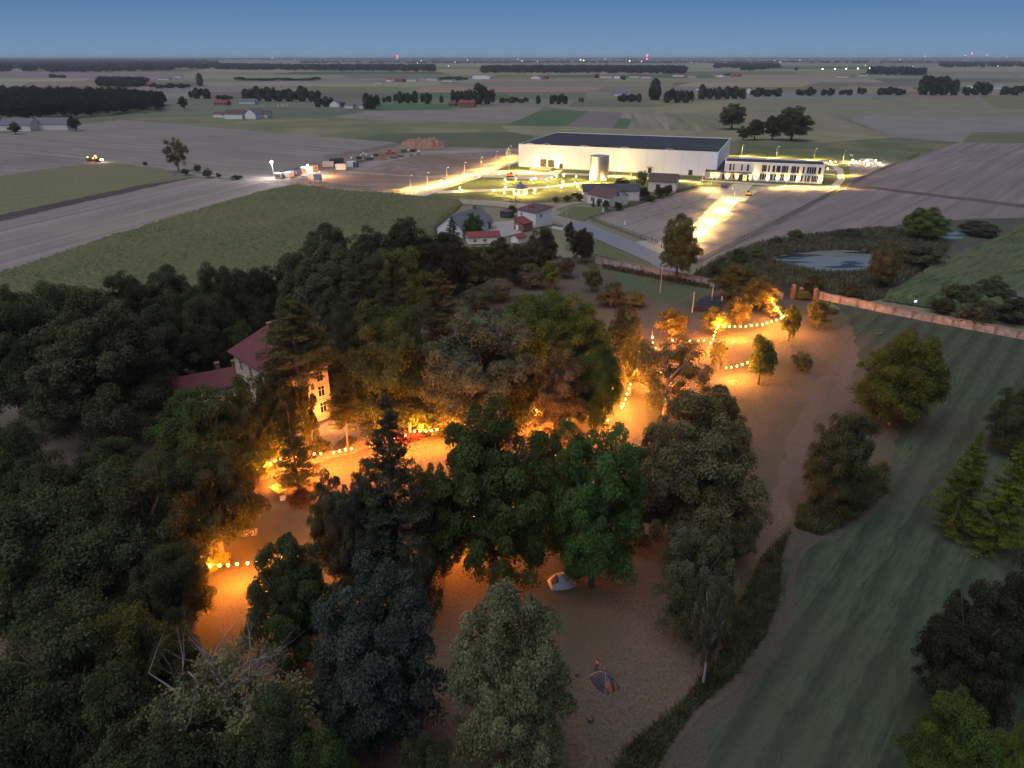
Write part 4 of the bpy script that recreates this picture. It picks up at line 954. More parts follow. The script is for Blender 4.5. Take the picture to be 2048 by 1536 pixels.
def house(name, label, cat, A, B, D, wh, roof, rh, wm, rm, wins=(), over=.4, chim=(), group=None, doors=(), L=None):
    A = Vector(A); B = Vector(B); d = B - A; L = L or Vector((d.x, d.y)).length
    rz = math.atan2(d.y, d.x)
    e = empty(name, (A.x, A.y, 0), rz, label, cat, group)
    w_ = MB(); r_ = MB(); o = over; th = .18
    if roof == 'gable':      # ridge along the front
        prof = [(0, 0), (0, wh), (D / 2, wh + rh), (D, wh), (D, 0)]
        vs = [(0, y, z) for y, z in prof] + [(L, y, z) for y, z in prof]
        w_.add(vs, [(0, 1, 2, 3, 4), (9, 8, 7, 6, 5)] + [(k, 5 + k, 5 + (k + 1) % 5, (k + 1) % 5) for k in range(5)])
        s = rh / (D / 2)
        for sg in (0, 1):
            ye = -o if sg == 0 else D + o; ze = wh - s * o
            vs = []
            for x in (-o, L + o):
                vs += [(x, ye, ze + .02), (x, D / 2, wh + rh + .02), (x, D / 2, wh + rh + .02 + th), (x, ye, ze + .02 + th)]
            r_.add(vs, [(0, 1, 2, 3), (7, 6, 5, 4), (0, 4, 5, 1), (3, 2, 6, 7), (0, 3, 7, 4), (1, 5, 6, 2)])
    elif roof == 'gabley':   # gable end faces the front
        prof = [(0, 0), (L, 0), (L, wh), (L / 2, wh + rh), (0, wh)]
        vs = [(x, 0, z) for x, z in prof] + [(x, D, z) for x, z in prof]
        w_.add(vs, [(0, 1, 2, 3, 4), (9, 8, 7, 6, 5)] + [(k, 5 + k, 5 + (k + 1) % 5, (k + 1) % 5) for k in range(5)])
        s = rh / (L / 2)
        for sg in (0, 1):
            xe = -o if sg == 0 else L + o; ze = wh - s * o
            vs = []
            for y in (-o, D + o):
                vs += [(xe, y, ze + .02), (L / 2, y, wh + rh + .02), (L / 2, y, wh + rh + .02 + th), (xe, y, ze + .02 + th)]
            r_.add(vs, [(0, 1, 2, 3), (7, 6, 5, 4), (0, 4, 5, 1), (3, 2, 6, 7), (0, 3, 7, 4), (1, 5, 6, 2)])
    elif roof == 'hip':
        w_.box(0, L, 0, D, 0, wh)
        if L >= D: a, b = (D / 2, D / 2), (L - D / 2, D / 2)
        else: a, b = (L / 2, L / 2), (L / 2, D - L / 2)
        vs = [(-o, -o, wh), (L + o, -o, wh), (L + o, D + o, wh), (-o, D + o, wh), (-o, -o, wh + .2), (L + o, -o, wh + .2), (L + o, D + o, wh + .2), (-o, D + o, wh + .2), (a[0], a[1], wh + rh), (b[0] + .01, b[1], wh + rh)]
        fs = [(0, 3, 2, 1), (0, 1, 5, 4), (1, 2, 6, 5), (2, 3, 7, 6), (3, 0, 4, 7)]
        if L >= D: fs += [(4, 5, 9, 8), (5, 6, 9), (6, 7, 8, 9), (7, 4, 8)]
        else: fs += [(4, 5, 8), (5, 6, 9, 8), (6, 7, 9), (7, 4, 8, 9)]
        r_.add(vs, fs)
    elif roof == 'mono':     # rises from right to left by rh
        w_.add([(0, 0, 0), (L, 0, 0), (L, D, 0), (0, D, 0), (0, 0, wh + rh), (L, 0, wh), (L, D, wh), (0, D, wh + rh)],
               [(0, 3, 2, 1), (4, 5, 6, 7), (0, 1, 5, 4), (1, 2, 6, 5), (2, 3, 7, 6), (3, 0, 4, 7)])
        r_.add([(-o, -o, wh + rh + .02), (L + o, -o, wh + .02), (L + o, D + o, wh + .02), (-o, D + o, wh + rh + .02), (-o, -o, wh + rh + .25), (L + o, -o, wh + .25), (L + o, D + o, wh + .25), (-o, D + o, wh + rh + .25)],
               [(0, 3, 2, 1), (4, 5, 6, 7), (0, 1, 5, 4), (1, 2, 6, 5), (2, 3, 7, 6), (3, 0, 4, 7)])
    elif roof == 'monof':    # rises to the back by rh
        w_.add([(0, 0, 0), (L, 0, 0), (L, D, 0), (0, D, 0), (0, 0, wh), (L, 0, wh), (L, D, wh + rh), (0, D, wh + rh)],
               [(0, 3, 2, 1), (4, 5, 6, 7), (0, 1, 5, 4), (1, 2, 6, 5), (2, 3, 7, 6), (3, 0, 4, 7)])
        r_.add([(-o, -o, wh + .02), (L + o, -o, wh + .02), (L + o, D + o, wh + rh + .02), (-o, D + o, wh + rh + .02), (-o, -o, wh + .25), (L + o, -o, wh + .25), (L + o, D + o, wh + rh + .25), (-o, D + o, wh + rh + .25)],
               [(0, 3, 2, 1), (4, 5, 6, 7), (0, 1, 5, 4), (1, 2, 6, 5), (2, 3, 7, 6), (3, 0, 4, 7)])
    else:                    # flat with parapet
        w_.box(0, L, 0, D, 0, wh)
        r_.box(.35, L - .35, .35, D - .35, wh + .003, wh + .12)
        pp = MB().box(-.04, L + .04, -.04, .34, wh + .003, wh + .55).box(-.04, L + .04, D - .34, D + .04, wh + .003, wh + .55).box(-.04, .34, .345, D - .345, wh + .003, wh + .55).box(L - .34, L + .04, .345, D - .345, wh + .003, wh + .55)
        pp.build('parapet', rh if isinstance(rh, bpy.types.Material) else wm, e)
    w_.build('wall', wm, e); ro = r_.build('roof', rm, e)
    for cx, cy, cz, s_ in chim: MB().box(cx - s_, cx + s_, cy - s_, cy + s_, cz - 1.6, cz).box(cx - s_ - .08, cx + s_ + .08, cy - s_ - .08, cy + s_ + .08, cz + .003, cz + .15).build('chimney', BRICK, ro)
    for wn in wins: window(e, *wn[:5], L, D, *wn[5:])
    for face, c, wd, ht, m in doors:
        mb = MB()
        if face == 'F': mb.box(c - wd / 2, c + wd / 2, -.06, -.004, 0, ht)
        elif face == 'L': mb.box(-.06, -.004, c - wd / 2, c + wd / 2, 0, ht)
        else: mb.box(L + .004, L + .06, c - wd / 2, c + wd / 2, 0, ht)
        mb.build('door', m, e)
    return e
DOORM = mat('dark_door', (0.05, 0.045, 0.04), 0.6, 0.2, 2)
# ---- the works hall
whA = Vector((3.9, 440.5, 0)); whB = Vector((111.5, 400.5, 0))
hall = house('industrial_hall', 'huge white windowless hall with a flat dark roof', 'hall', whA, whB, 77, 12.6, 'flat', TWHITE, PANEL, BITUM)
HL = (whB - whA).length
tr = MB().box(.02, HL - .02, -.05, -.004, 0, .45).box(HL + .004, HL + .05, .02, 70, 0, .45)
for i in range(1, 12): tr.box(HL / 12 * i - .04, HL / 12 * i + .04, -.03, -.004, .46, 12.55)
tr.build('base_trim', mat('grey_trim', (0.36, 0.36, 0.38), 0.6, 0.08, 1), hall)
for u in (7, 17.5, 40, 63.5, 88.5):
    mb = MB(); pts = []
    for k in range(9):
        t = k / 8; pts.append((u - 2.4 + 4.8 * t, .15, 13.18 + .62 * math.sin(PI * t) ** .6))
    mb.path(pts, [.09] * 9, 6)
    for k in (2, 6): mb.tube((pts[k][0], .15, 13.15), pts[k], .06)
    mb.build('roof_rail', TWHITE, hall)
def dock(u, wd, ht, z0, canopy=False):
    d = MB().box(u - wd / 2, u + wd / 2, -.05, -.004, z0, z0 + ht).build('dock_door', DOORM, hall)
    f = MB().box(u - wd / 2 - .3, u - wd / 2, -.35, -.004, z0, z0 + ht + .3).box(u + wd / 2, u + wd / 2 + .3, -.35, -.004, z0, z0 + ht + .3).box(u - wd / 2, u + wd / 2, -.35, -.004, z0 + ht, z0 + ht + .3)
    f.build('door_frame', mat('seal_rubber', (0.12, 0.11, 0.1), .7), d)
    return d
dock(15.5, 3.2, 4.0, .9); dock(20.5, 3.2, 3.8, .9)
for u in (26.5, 78.5, 101): dock(u, 1.6, 2.6, .3)
MB().box(76.8, 80.2, -1.3, -.004, 3.6, 3.75).build('canopy', DSTEEL, hall)
MB().add([(9, -7, 0), (22.5, -7, 0), (22.5, -.06, 0), (9, -.06, 0), (13.6, -7, .85), (22.5, -7, .85), (22.5, -.06, .85), (13.6, -.06, .85)],
         [(0, 3, 2, 1), (4, 5, 6, 7), (0, 1, 5, 4), (1, 2, 6, 5), (2, 3, 7, 6), (3, 0, 4, 7)]).build('loading_ramp', CONCD, hall)
# ---- office block and entrance wing
ou = Vector((.952, -.307, 0))
ofB = Vector((160.6, 377.7, 0)); ofA = ofB - ou * 49.5
def U(cx): return (1380 + cx / 5.12 - 1453) / (1644 - 1453) * 49.5
wl = []
for grp in [(422, 443), (460, 473), (541, 556), (598, 620), (750, 763), (766, 779), (782, 795), (811, 826), (853, 878), (893, 903), (907, 917), (920, 930), (944, 955), (960, 969), (974, 983), (989, 1005), (1037, 1052), (1055, 1067), (1070, 1083), (1090, 1112), (1146, 1162), (1188, 1206), (1211, 1229), (1234, 1251), (1255, 1274), (1297, 1322)]:
    a, b = U(grp[0]), U(grp[1]); wl.append(('F', (a + b) / 2, 5.0, max(.55, (b - a) * .88), 3.1, False, True, False))
for grp in [(740, 757), (762, 782), (786, 804), (838, 848), (852, 864), (880, 898), (940, 955), (962, 975), (1036, 1050), (1054, 1066), (1072, 1098), (1140, 1158), (1180, 1194), (1200, 1230), (1245, 1256), (1261, 1272), (1277, 1286), (1292, 1306)]:
    a, b = U(grp[0]), U(grp[1]); wl.append(('F', (a + b) / 2, .9, max(.5, (b - a) * .85), 2.9, False, True, False))
office = house('office_building', 'two-storey white office block with rows of tall narrow dark windows', 'office building', ofA, ofB, 16, 9.0, 'flat', TWHITE, WHITE, BITUM, wl)
MB().box(U(500), U(560), 2, 3.2, 9.13, 9.7).box(20, 21, 5, 6, 9.13, 9.8).box(33, 33.6, 6, 6.6, 9.13, 9.9).build('roof_vent', DSTEEL, office)
anB = G(1502, 362); anA = anB - ou * 24
GREIGE = mat('grey_beige_render', (0.36, 0.34, 0.33), 0.85, 0.06, 0.7)
annex = house('entrance_wing', 'low grey entrance wing with a glass doorway and wall lights, joining hall and office', 'entrance wing', anA, anB, 14, 3.7, 'flat', DSTEEL, GREIGE, BITUM,
      [('F', 9.5, .1, 1.0, 2.8, False, True, False), ('F', 14.8, .9, .7, 1.9, False, True, False)] + [('F', 18.0 + i * 1.05, .1, .85, 2.8, i > 1 and i < 4, True, False) for i in range(5)])
house('link_roof_block', 'dark-roofed low block between the hall and the office', 'low block', anA + Vector((8, 13.5, 0)), anA + Vector((8, 13.5, 0)) + ou * 13, 32, 3.6, 'flat', DSTEEL, GREIGE, BITUM)
# silo
sp = G(1197, 360)
silo = empty('silo', sp, 0, 'shiny round steel tank with a flat lid beside the garden lights', 'tank')
pr = []
for i in range(13):
    pr += [(5.0, i * .95), (5.0, i * .95 + .85), (5.06, i * .95 + .9)]
pr += [(5.0, 12.3)]
MB().lathe(pr, n=40).build('shell', STEEL, silo)
MB().lathe([(5.15, 12.3), (5.15, 12.5), (.6, 13.0), (.5, 13.2)], n=40).build('lid', mat('tank_lid', (0.2, 0.24, 0.27), .5), silo)
lb = MB().tube((4.9, -1.6, 0), (4.9, -1.6, 13.4), .06).tube((4.5, -2.4, 0), (4.5, -2.4, 13.4), .06)
for i in range(26): lb.tube((4.9, -1.6, .5 + i * .5), (4.5, -2.4, .5 + i * .5), .035, n=4)
lb.build('ladder', POLEM, silo)
# gazebo
gz = empty('gazebo', G(1040.5, 389), 0.2, 'white octagonal gazebo with a dark pointed roof', 'gazebo')
MB().lathe([(4.1, 3.1), (4.1, 3.2), (2.0, 4.6), (.15, 5.5), (.05, 6.0)], n=8).build('roof', mat('gazebo_roof', (0.12, 0.13, 0.16), .8), gz)
MB().lathe([(3.7, 0), (3.7, .35)], n=8).build('floor', mat('gazebo_floor', (0.4, 0.36, 0.3), .8), gz)
for k in range(8):
    a = 2 * PI * (k + .5) / 8; x, y = 3.4 * math.cos(a), 3.4 * math.sin(a)
    a2 = 2 * PI * (k + 1.5) / 8; x2, y2 = 3.4 * math.cos(a2), 3.4 * math.sin(a2)
    mb = MB().box(x - .11, x + .11, y - .11, y + .11, .35, 3.1)
    mb.tube((x, y, 2.4), (x + (x2 - x) * .2, y + (y2 - y) * .2, 3.0), .05, n=4)
    mb.build('post', TWHITE, gz)
    if k != 5:
        rl = MB().tube((x, y, 1.2), (x2, y2, 1.2), .06, n=4).tube((x, y, .6), (x2, y2, .6), .05, n=4)
        for j in range(1, 6): rl.tube((x + (x2 - x) * j / 6, y + (y2 - y) * j / 6, .4), (x + (x2 - x) * j / 6, y + (y2 - y) * j / 6, 1.2), .03, n=4)
        rl.build('railing', TWHITE, gz)
# ---- houses between road and works
def g2(a, b): return G(a, b)
house('house', 'white house with a brown tiled roof and gable window, nearest the road bend', 'house', g2(1174, 406), g2(1218, 415.5), 11.5, 4.0, 'gable', 3.0, CREAM, RBROWN,
      [('F', 3.6, 1.4, 2.3, 1.7), ('F', 8.4, 1.4, 2.3, 1.7), ('R', 5.0, 4.3, 1.7, 1.8), ('F', 6.0, 3.3, .5, .4)], .35, [(11, 6.6, 8.0, .35)])
bh = house('house', 'pale older house with a long dark grey roof, just behind the brown-roofed one', 'house', g2(1163, 399), g2(1176, 402), 26, 4.6, 'gabley', 2.6, CREAM, mat('dark_slates', (0.06, 0.065, 0.08), .8), [], .3)
bh.rotation_euler[2] -= .55
house('barn', 'old barn with patchy brown roof and a pale gable end', 'barn', g2(1296, 383), g2(1350, 386), 11, 5.0, 'gable', 3.0, CREAM, RDARK, [], .4, doors=[('F', 4.6, 2.0, 3.6, DOORM), ('F', 9.5, 3.4, 3.4, mat('blue_door', (0.22, 0.25, 0.29), .8, .2, 2))])
sq = house('house', 'square white house with a shallow brown roof and one lit window', 'house', g2(1034, 448), g2(1071, 456), 9.5, 5.6, 'monof', 1.2, WHITE, RBROWN,
      [('F', 6.9, .9, 1.5, 1.5, True), ('F', 2.5, 3.8, 1.1, 1.1), ('R', 3.0, 3.8, 1.1, 1.1)], .3, [(2.6, 4.2, 7.2, .45), (4.1, 4.2, 7.2, .45)])
mb = MB()
for i in range(9): mb.box(7.5, 7.5 + .45, -.07, -.004, .3 + i * .6, .6 + i * .6) if False else mb.box(-.0, .4, -.07, -.004, .3 + i * .6, .6 + i * .6)
mb.build('corner_stones', DFRAME, sq)
house('lean_to', 'small building with a bright red sloping roof beside the square white house', 'outbuilding', g2(1028, 459), g2(1047, 463), 5.0, 2.6, 'mono', 1.6, BRICK, RRED, [], .3, doors=[('F', 1.6, 1.3, 2.0, TWHITE)])
fh = house('farmhouse', 'long white farmhouse with a grey slate roof and chimney', 'farmhouse', g2(925, 477), g2(984, 455), 11, 3.2, 'gable', 4.2, WHITE, RGREY,
      [('F', 12.6, .6, .9, 1.9), ('F', 15.6, 1.0, .8, 1.0), ('F', 9.0, 1.0, .9, 1.1), ('F', 5.5, 1.0, .9, 1.1)], .5, [(17.0, 5.5, 8.6, .5)], doors=[('F', 19.0, 1.1, 2.0, DOORM)])
MB().box(18, 20.2, -1.4, -.06, 2.1, 2.25).build('porch_roof', RRED, fh)
house('outbuilding', 'low white outbuilding with a red roof, in front of the farmyard', 'outbuilding', g2(936, 489), g2(1000, 486), 5.5, 2.4, 'gable', 1.3, WHITE, RRED, [('F', 2.5, .8, 1.2, .9), ('F', 6, .8, 1.2, .9)], .3)
house('outbuilding', 'tiny red-roofed shed partly hidden behind garden trees', 'shed', g2(1036, 488), g2(1052, 484), 3.5, 2.0, 'gable', 1.0, WHITE, RRED, [], .3)
house('shed', 'dark garden shed behind the square white house', 'shed', g2(1000, 434), g2(1019, 436), 4, 2.2, 'hip', 1.1, DSTEEL, RBROWN, [], .3)
# thatched hut at right edge
house('hut', 'dark thatched hut cut by the right edge', 'hut', g2(2020, 607), g2(2085, 622), 6, 2.4, 'hip', 2.6, WOOD, mat('thatch', (0.09, 0.085, 0.09), 1, .3, 3), [], .8)
# ---- manor
mu = Vector((.72, .69, 0)).normalized(); n_ = Vector((-mu.y, mu.x, 0))
mA = Vector((-32.9, 116.1, 0)) - mu * 9.6
MAN = mat('manor_render', (0.60, 0.50, 0.38), 0.85, 0.08, 0.8)
mw = []
for i in range(3):
    mw += [('F', 1.7 + i * 3.1, z, 1.15, 1.9) for z in (1.5, 4.7, 7.6)]
mw += [(f_, 2.4 + 3.9 * i, z, 1.1, 1.9) for i in range(4) for z in (1.5, 4.7, 7.6) for f_ in 'RL']
manor = house('manor_house', 'manor with wine-red hipped roof and lamp-lit facade', 'manor house', mA, mA + mu * 9.6, 17.0, 10.4, 'hip', 5.2, MAN, RWINE, mw, .8, [(3.2, 8, 15.9, .45), (6, 13, 15.6, .45)])
MB().box(-.12, 9.72, -.12, -.004, 3.85, 4.1).box(-.12, 9.72, -.16, -.004, 9.9, 10.3).box(-.1, 9.7, -.1, -.004, 0, .7).build('cornice', MAN, manor)
MB().box(4.6, 5.0, -.5, -.17, 3.3, 3.6).build('wall_lamp', emit('bulb_glow_manor', (1.0, .62, .22), 14), manor)

wu = Vector((.87, .49, 0)).normalized(); wA = Vector((-60.6, 116.0, 0))
WINGW = mat('wing_render', (0.66, 0.64, 0.62), 0.85, 0.08, 0.8)
house('manor_wing', 'long low wing with wine-red roof attached left of the manor', 'wing', wA, wA + wu * 15.5, 8, 4.3, 'gable', 1.7, WINGW, RWINE, [('F', 2 + i * 3.4, 1.2, 1.1, 1.6) for i in range(4)], .6, [(8, 5.5, 6.9, .4), (11, 5.0, 6.9, .4)])
# ---- far farms: px, foot row, width px, depth m, wall h, roof, roof h, wall, roof material, label
FAR = [
 (427, 235, 20, 8, 3.5, 'gable', 2, WHITE, RBROWN, 'small white annexe at the left end of the white farm'),
 (449, 238, 36, 12, 5, 'gable', 4, WHITE, RBROWN, 'white farmhouse with dark roof in the left middle distance'),
 (490, 238, 22, 24, 5, 'gabley', 5, WHITE, RGREY, 'white gable end of the left farm, facing the camera'),
 (505, 236, 30, 12, 4, 'gable', 3.5, CREAM, RBROWN, 'dark-roofed barn at the right of the white farm'),
 (428, 210, 26, 10, 3, 'gable', 3, BRICK, RRED, 'red brick cottage beside the copse'),
 (478, 208, 32, 12, 3.5, 'gable', 3, CREAM, RGREY, 'pale grey farm building behind the white farm'),
 (660, 214, 18, 12, 4, 'gabley', 4, WHITE, RGREY, 'little white gable house among the field trees'),
 (689, 217, 17, 8, 4, 'gable', 1.5, CREAM, RGREY, 'plain cream shed right of the little gable house'),
 (718, 217, 14, 10, 4, 'gable', 3, CREAM, RGREY, 'grey shed beside the birch clump'),
 (917, 214, 32, 10, 5, 'gable', 3, BRICK, RRED, 'bright red brick barn with red roof in the fields'),
 (897, 212, 12, 9, 2.6, 'gable', 3, BRICK, RBROWN, 'small brick house left of the red barn'),
 (0, 262, 62, 16, 5, 'gable', 5, CREAM, RGREY, 'long grey-roofed barn at the left edge'),
 (66, 260, 70, 14, 5, 'gable', 5, CREAM, RGREY, 'long grey-roofed barn left of the dark end tree'),
 (290, 172, 14, 12, 4, 'gable', 4, BRICK, RRED, 'red house by the brown plantation'),
 (316, 160, 22, 12, 4, 'gable', 4, CREAM, RGREY, 'grey barn in the far left village'),
 (350, 155, 12, 12, 4, 'gable', 4, WHITE, RGREY, 'tiny white house in the far left village'),
 (945, 158, 34, 26, 8, 'flat', 0, TWHITE, TWHITE, 'far white factory hall'),
 (772, 163, 10, 12, 5, 'gable', 4, WHITE, RRED, 'small white house left in the far red-roofed farm'),
 (790, 164, 16, 12, 5, 'gable', 4, BRICK, RRED, 'red-roofed farmhouse far off, left of centre'),
 (812, 163, 20, 12, 5, 'gable', 3, CREAM, RGREY, 'long grey shed beside the far red-roofed farmhouse'),
 (750, 167, 14, 8, 2.5, 'gable', 2, WHITE, RGREY, 'low white shed left of the far red-roofed farm'),
 (852, 161, 22, 12, 5, 'gable', 3, CREAM, RGREY, 'far grey barn right of the red-roofed farm'),
 (885, 163, 20, 8, 3, 'gable', 2, WHITE, RGREY, 'low white-walled shed before the far factory'),
 (1062, 158, 18, 14, 5, 'gabley', 4, WHITE, RGREY, 'white gable house above the works hall, far off'),
 (1080, 158, 12, 12, 5, 'gable', 4, BRICK, RBROWN, 'reddish barn right of the far white gable house'),
 (1200, 156, 24, 12, 5, 'gable', 4, CREAM, RGREY, 'grey farm building behind the works, far off'),
 (1228, 157, 14, 12, 6, 'flat', 0, WHITE, RGREY, 'white block right of the far grey farm building'),
 (1258, 155, 20, 12, 5, 'gable', 4, CREAM, RBROWN, 'far brown-roofed barn, left of a pair'),
 (1282, 156, 18, 12, 5, 'gable', 4, CREAM, RBROWN, 'far brown-roofed barn, right of a pair'),
 (1345, 153, 22, 14, 5, 'gable', 4, WHITE, RRED, 'white and red farm right of the pair of brown barns'),
 (1375, 155, 16, 12, 4, 'gable', 4, CREAM, RGREY, 'far grey shed right of the white and red farm'),
 (1434, 154, 14, 12, 4, 'gabley', 4, WHITE, RGREY, 'small white house on the far eastern fields'),
 (1459, 153, 20, 12, 5, 'gable', 4, BRICK, RRED, 'reddish farmhouse on the far eastern fields'),
 (1490, 187, 14, 12, 5, 'gabley', 4, WHITE, RGREY, 'white gable house right of the line of poplars'),
 (1392, 181, 10, 10, 4, 'gable', 2, WHITE, RGREY, 'white shed glimpsed between trees behind the works'),
 (1228, 192, 22, 12, 4, 'gable', 4, CREAM, RGREY, 'grey farmhouse left of the trees behind the works'),
 (1672, 155, 26, 14, 4, 'gable', 4, CREAM, RGREY, 'grey-roofed farm below the row of road lamps'),
 (1717, 152, 14, 12, 4, 'gable', 4, WHITE, RBROWN, 'small house beside the grove under the road lamps'),
 (1934, 177, 18, 8, 4, 'flat', 0, WHITE, TWHITE, 'white shed between the big trees at the right farm'),
 (1988, 178, 16, 12, 4, 'gable', 4, CREAM, mat('blue_tin', (0.16, 0.2, 0.28), .6), 'blue-roofed shed at the right farm'),
]
for px, py, wpx, D, wh_, rf, rh_, wm, rm, lab in FAR:
    A = G(px, py); B = G(px + wpx, py + .4)
    house('distant_house', lab, 'house', A, B, D, wh_, rf, rh_ if rf != 'flat' else wm, wm, rm)
# ------------------------------------------------------------------ walls and fences
def stone_wall_mat():
    m, t, b, ns, ls = nodes_of('stone_wall')
    ge = ns.new('ShaderNodeNewGeometry')
    v = ns.new('ShaderNodeTexVoronoi'); v.inputs['Scale'].default_value = 2.0
    ls.new(ge.outputs['Position'], v.inputs['Vector'])
    n = ns.new('ShaderNodeTexNoise'); n.inputs['Scale'].default_value = .8; n.inputs['Detail'].default_value = 4
    ls.new(ge.outputs['Position'], n.inputs['Vector'])
    r = ramp(ns, [(0.0, (.22, .205, .195)), (.6, (.38, .36, .35)), (.95, (.28, .21, .185))])
    ls.new(v.outputs['Color'], r.inputs[0])
    mx = ns.new('ShaderNodeMix'); mx.data_type = 'RGBA'; mx.blend_type = 'MULTIPLY'; mx.inputs[0].default_value = .8
    r2 = ramp(ns, [(.3, (.7, .6, .6)), (.7, (1.2, 1.2, 1.2))]); ls.new(n.outputs['Fac'], r2.inputs[0])
    ls.new(r.outputs[0], mx.inputs[6]); ls.new(r2.outputs[0], mx.inputs[7]); ls.new(mx.outputs[2], b.inputs['Base Color'])
    b.inputs['Roughness'].default_value = .95
    return m
STONE = stone_wall_mat()
def park_wall(pts, h, label, pillars):
    P = [G(a, b) for a, b in pts]
    e = empty('park_wall', P[0], 0, label, 'wall')
    wl_ = MB(); cp = MB()
    run = 0
    for i in range(len(P) - 1):
        a = P[i] - P[0]; b = P[i + 1] - P[0]; d = (b - a); L = d.length; d.normalize(); n = Vector((-d.y, d.x, 0)) * .22
        k = int(L / 2.5) + 1
        for j in range(k):
            s0 = a + d * (L * j / k); s1 = a + d * (L * (j + 1) / k)
            hh = h * random.Random(i * 50 + j).uniform(.95, 1.04)
            wl_.prism([s0 - n, s1 - n, s1 + n, s0 + n], 0, hh)
            cp.prism([s0 - n * 1.35, s1 - n * 1.35, s1 + n * 1.35, s0 + n * 1.35], hh + .003, hh + .14)
    wl_.build('stonework', STONE, e); cp.build('coping', mat('coping_brick', (0.24, 0.17, 0.145), .9, .3, 2.5), e)
    tot = sum((P[i + 1] - P[i]).length for i in range(len(P) - 1))
    for q in range(pillars):
        s = tot * (q + .5) / pillars; i = 0
        while i < len(P) - 2 and s > (P[i + 1] - P[i]).length: s -= (P[i + 1] - P[i]).length; i += 1
        d = (P[i + 1] - P[i]).normalized(); c = P[i] + d * s - P[0]; n = Vector((-d.y, d.x, 0))
        MB().prism([c - d * .3 - n * .34, c + d * .3 - n * .34, c + d * .3 + n * .34, c - d * .3 + n * .34], 0, h * 1.09).build('pillar', mat('wall_brick', (.24, .165, .14), .9, .3, 3), e)
    return e
park_wall([(1190, 526), (1210, 531), (1290, 545), (1355, 559), (1422, 573), (1500, 588), (1565, 600)], 2.0, 'weathered brick and stone wall between orchard and road', 9)
park_wall([(1630, 596), (1665, 604), (1850, 642), (2048, 679), (2200, 705)], 1.95, 'long brick-pillared stone wall crossing the right side', 14)
for px, py, h, lab in [(1584, 597, 3.6, 'tall brick gate pillar with cap, left of the pair'), (1600, 594, 2.4, 'shorter brick gate pillar, right of the pair'), (1629, 600, 2.9, 'brick end pillar where the long stone wall starts')]:
    e = empty('gate_pillar', G(px, py), .3, lab, 'pillar')
    MB().box(-.42, .42, -.42, .42, 0, h).build('shaft', BRICK, e)
    MB().box(-.52, .52, -.52, .52, h + .003, h + .15).lathe([(.5, h + .15), (.1, h + .5)], n=4).build('cap', mat('coping_brick', (0.24, 0.17, 0.145), .9, .3, 2.5), e)
def fence(pts, h, label, step=2.5, m=None, bars=.28, name='mesh_fence', cat='fence', rail=.05, vb=.016, postm=None, every=1):
    P = [G(a, b) for a, b in pts]; e = empty(name, P[0], 0, label, cat); m = m or DSTEEL
    pn = MB(); first = None; cnt = 0
    for i in range(len(P) - 1):
        a = P[i] - P[0]; b = P[i + 1] - P[0]; d = b - a; L = d.length; d.normalize(); k = max(1, int(L / step))
        n = Vector((-d.y, d.x, 0))
        for z in (h * .08, h * .5, h * .93): pn.prism([a - n * .02, b - n * .02, b + n * .02, a + n * .02], z, z + rail)
        nb = int(L / bars)
        for j in range(nb):
            c = a + d * (L * (j + .5) / nb)
            pn.prism([c - d * vb - n * .012, c + d * vb - n * .012, c + d * vb + n * .012, c - d * vb + n * .012], h * .04, h)
        for j in range(k + (i == len(P) - 2)):
            if cnt >= 96: break
            c = a + d * (L * j / k)
            if first is None:
                first = MB().box(-.045, .045, -.045, .045, 0, h * 1.06).build('fence_post', postm or m, e, c); cnt += 1
            else:
                q = first.copy(); COL.objects.link(q); q.parent = e; q.location = c; cnt += 1
    pn.build('mesh_panel', m, e)
    return e
fence([(1838, 311), (1796, 328), (1700, 370), (1540, 455), (1420, 515), (1394, 530)], 2.0, 'long dark mesh fence running down from the works to the pond', 3.2)
fence([(1180, 440), (1290, 481), (1298, 484)], 1.7, 'dark metal fence beside the road up to the entrance gate', 2.6)
fence([(1340, 506), (1394, 530)], 1.8, 'short mesh fence right of the works entrance', 2.6)
fence([(1180, 440), (1240, 420), (1330, 392), (1412, 371)], 1.3, 'dark fence between the gardens and the bare plot', 2.6)
fence([(862, 392), (1000, 400), (1065, 410), (1110, 402), (1160, 398), (1190, 384)], 1.6, 'thin mesh fence along the front of the lit garden', 3.2)
fence([(530, 366), (620, 368), (700, 377), (800, 386)], 1.7, 'thin mesh fence along the road by the building site', 3.4)
fence([(650, 318), (740, 303), (818, 286)], 2.2, 'green mesh fence behind the scrap and containers', 3.2)
fence([(1190, 519), (1130, 500), (1185, 506)], 1.3, 'thin dark fence above the start of the brick wall', 2.6)
wf = fence([(1104, 457), (1125, 461), (1131, 450)], 1.0, 'white picket fence beside the square house garden', 2.2, TWHITE, .3, 'picket_fence', 'fence', .08, .09)
# works gate
gt = empty('sliding_gate', G(1302, 485), 0, 'black sliding gate at the works entrance', 'gate')
ga = Vector((0, 0, 0)); gb = G(1345, 507) - G(1302, 485); gm = MB()
for z in (.15, 1.0, 1.75): gm.tube(ga + Vector((0, 0, z)), gb + Vector((0, 0, z)), .05, n=6)
for j in range(36): c = ga.lerp(gb, j / 35); gm.tube(c + Vector((0, 0, .15)), c + Vector((0, 0, 1.8)), .022, n=4)
gm.build('gate_leaf', DSTEEL, gt)
for c in (ga, gb * .5, gb): MB().box(c.x - .1, c.x + .1, c.y - .1, c.y + .1, 0, 2.1).build('gate_post', DSTEEL, gt)
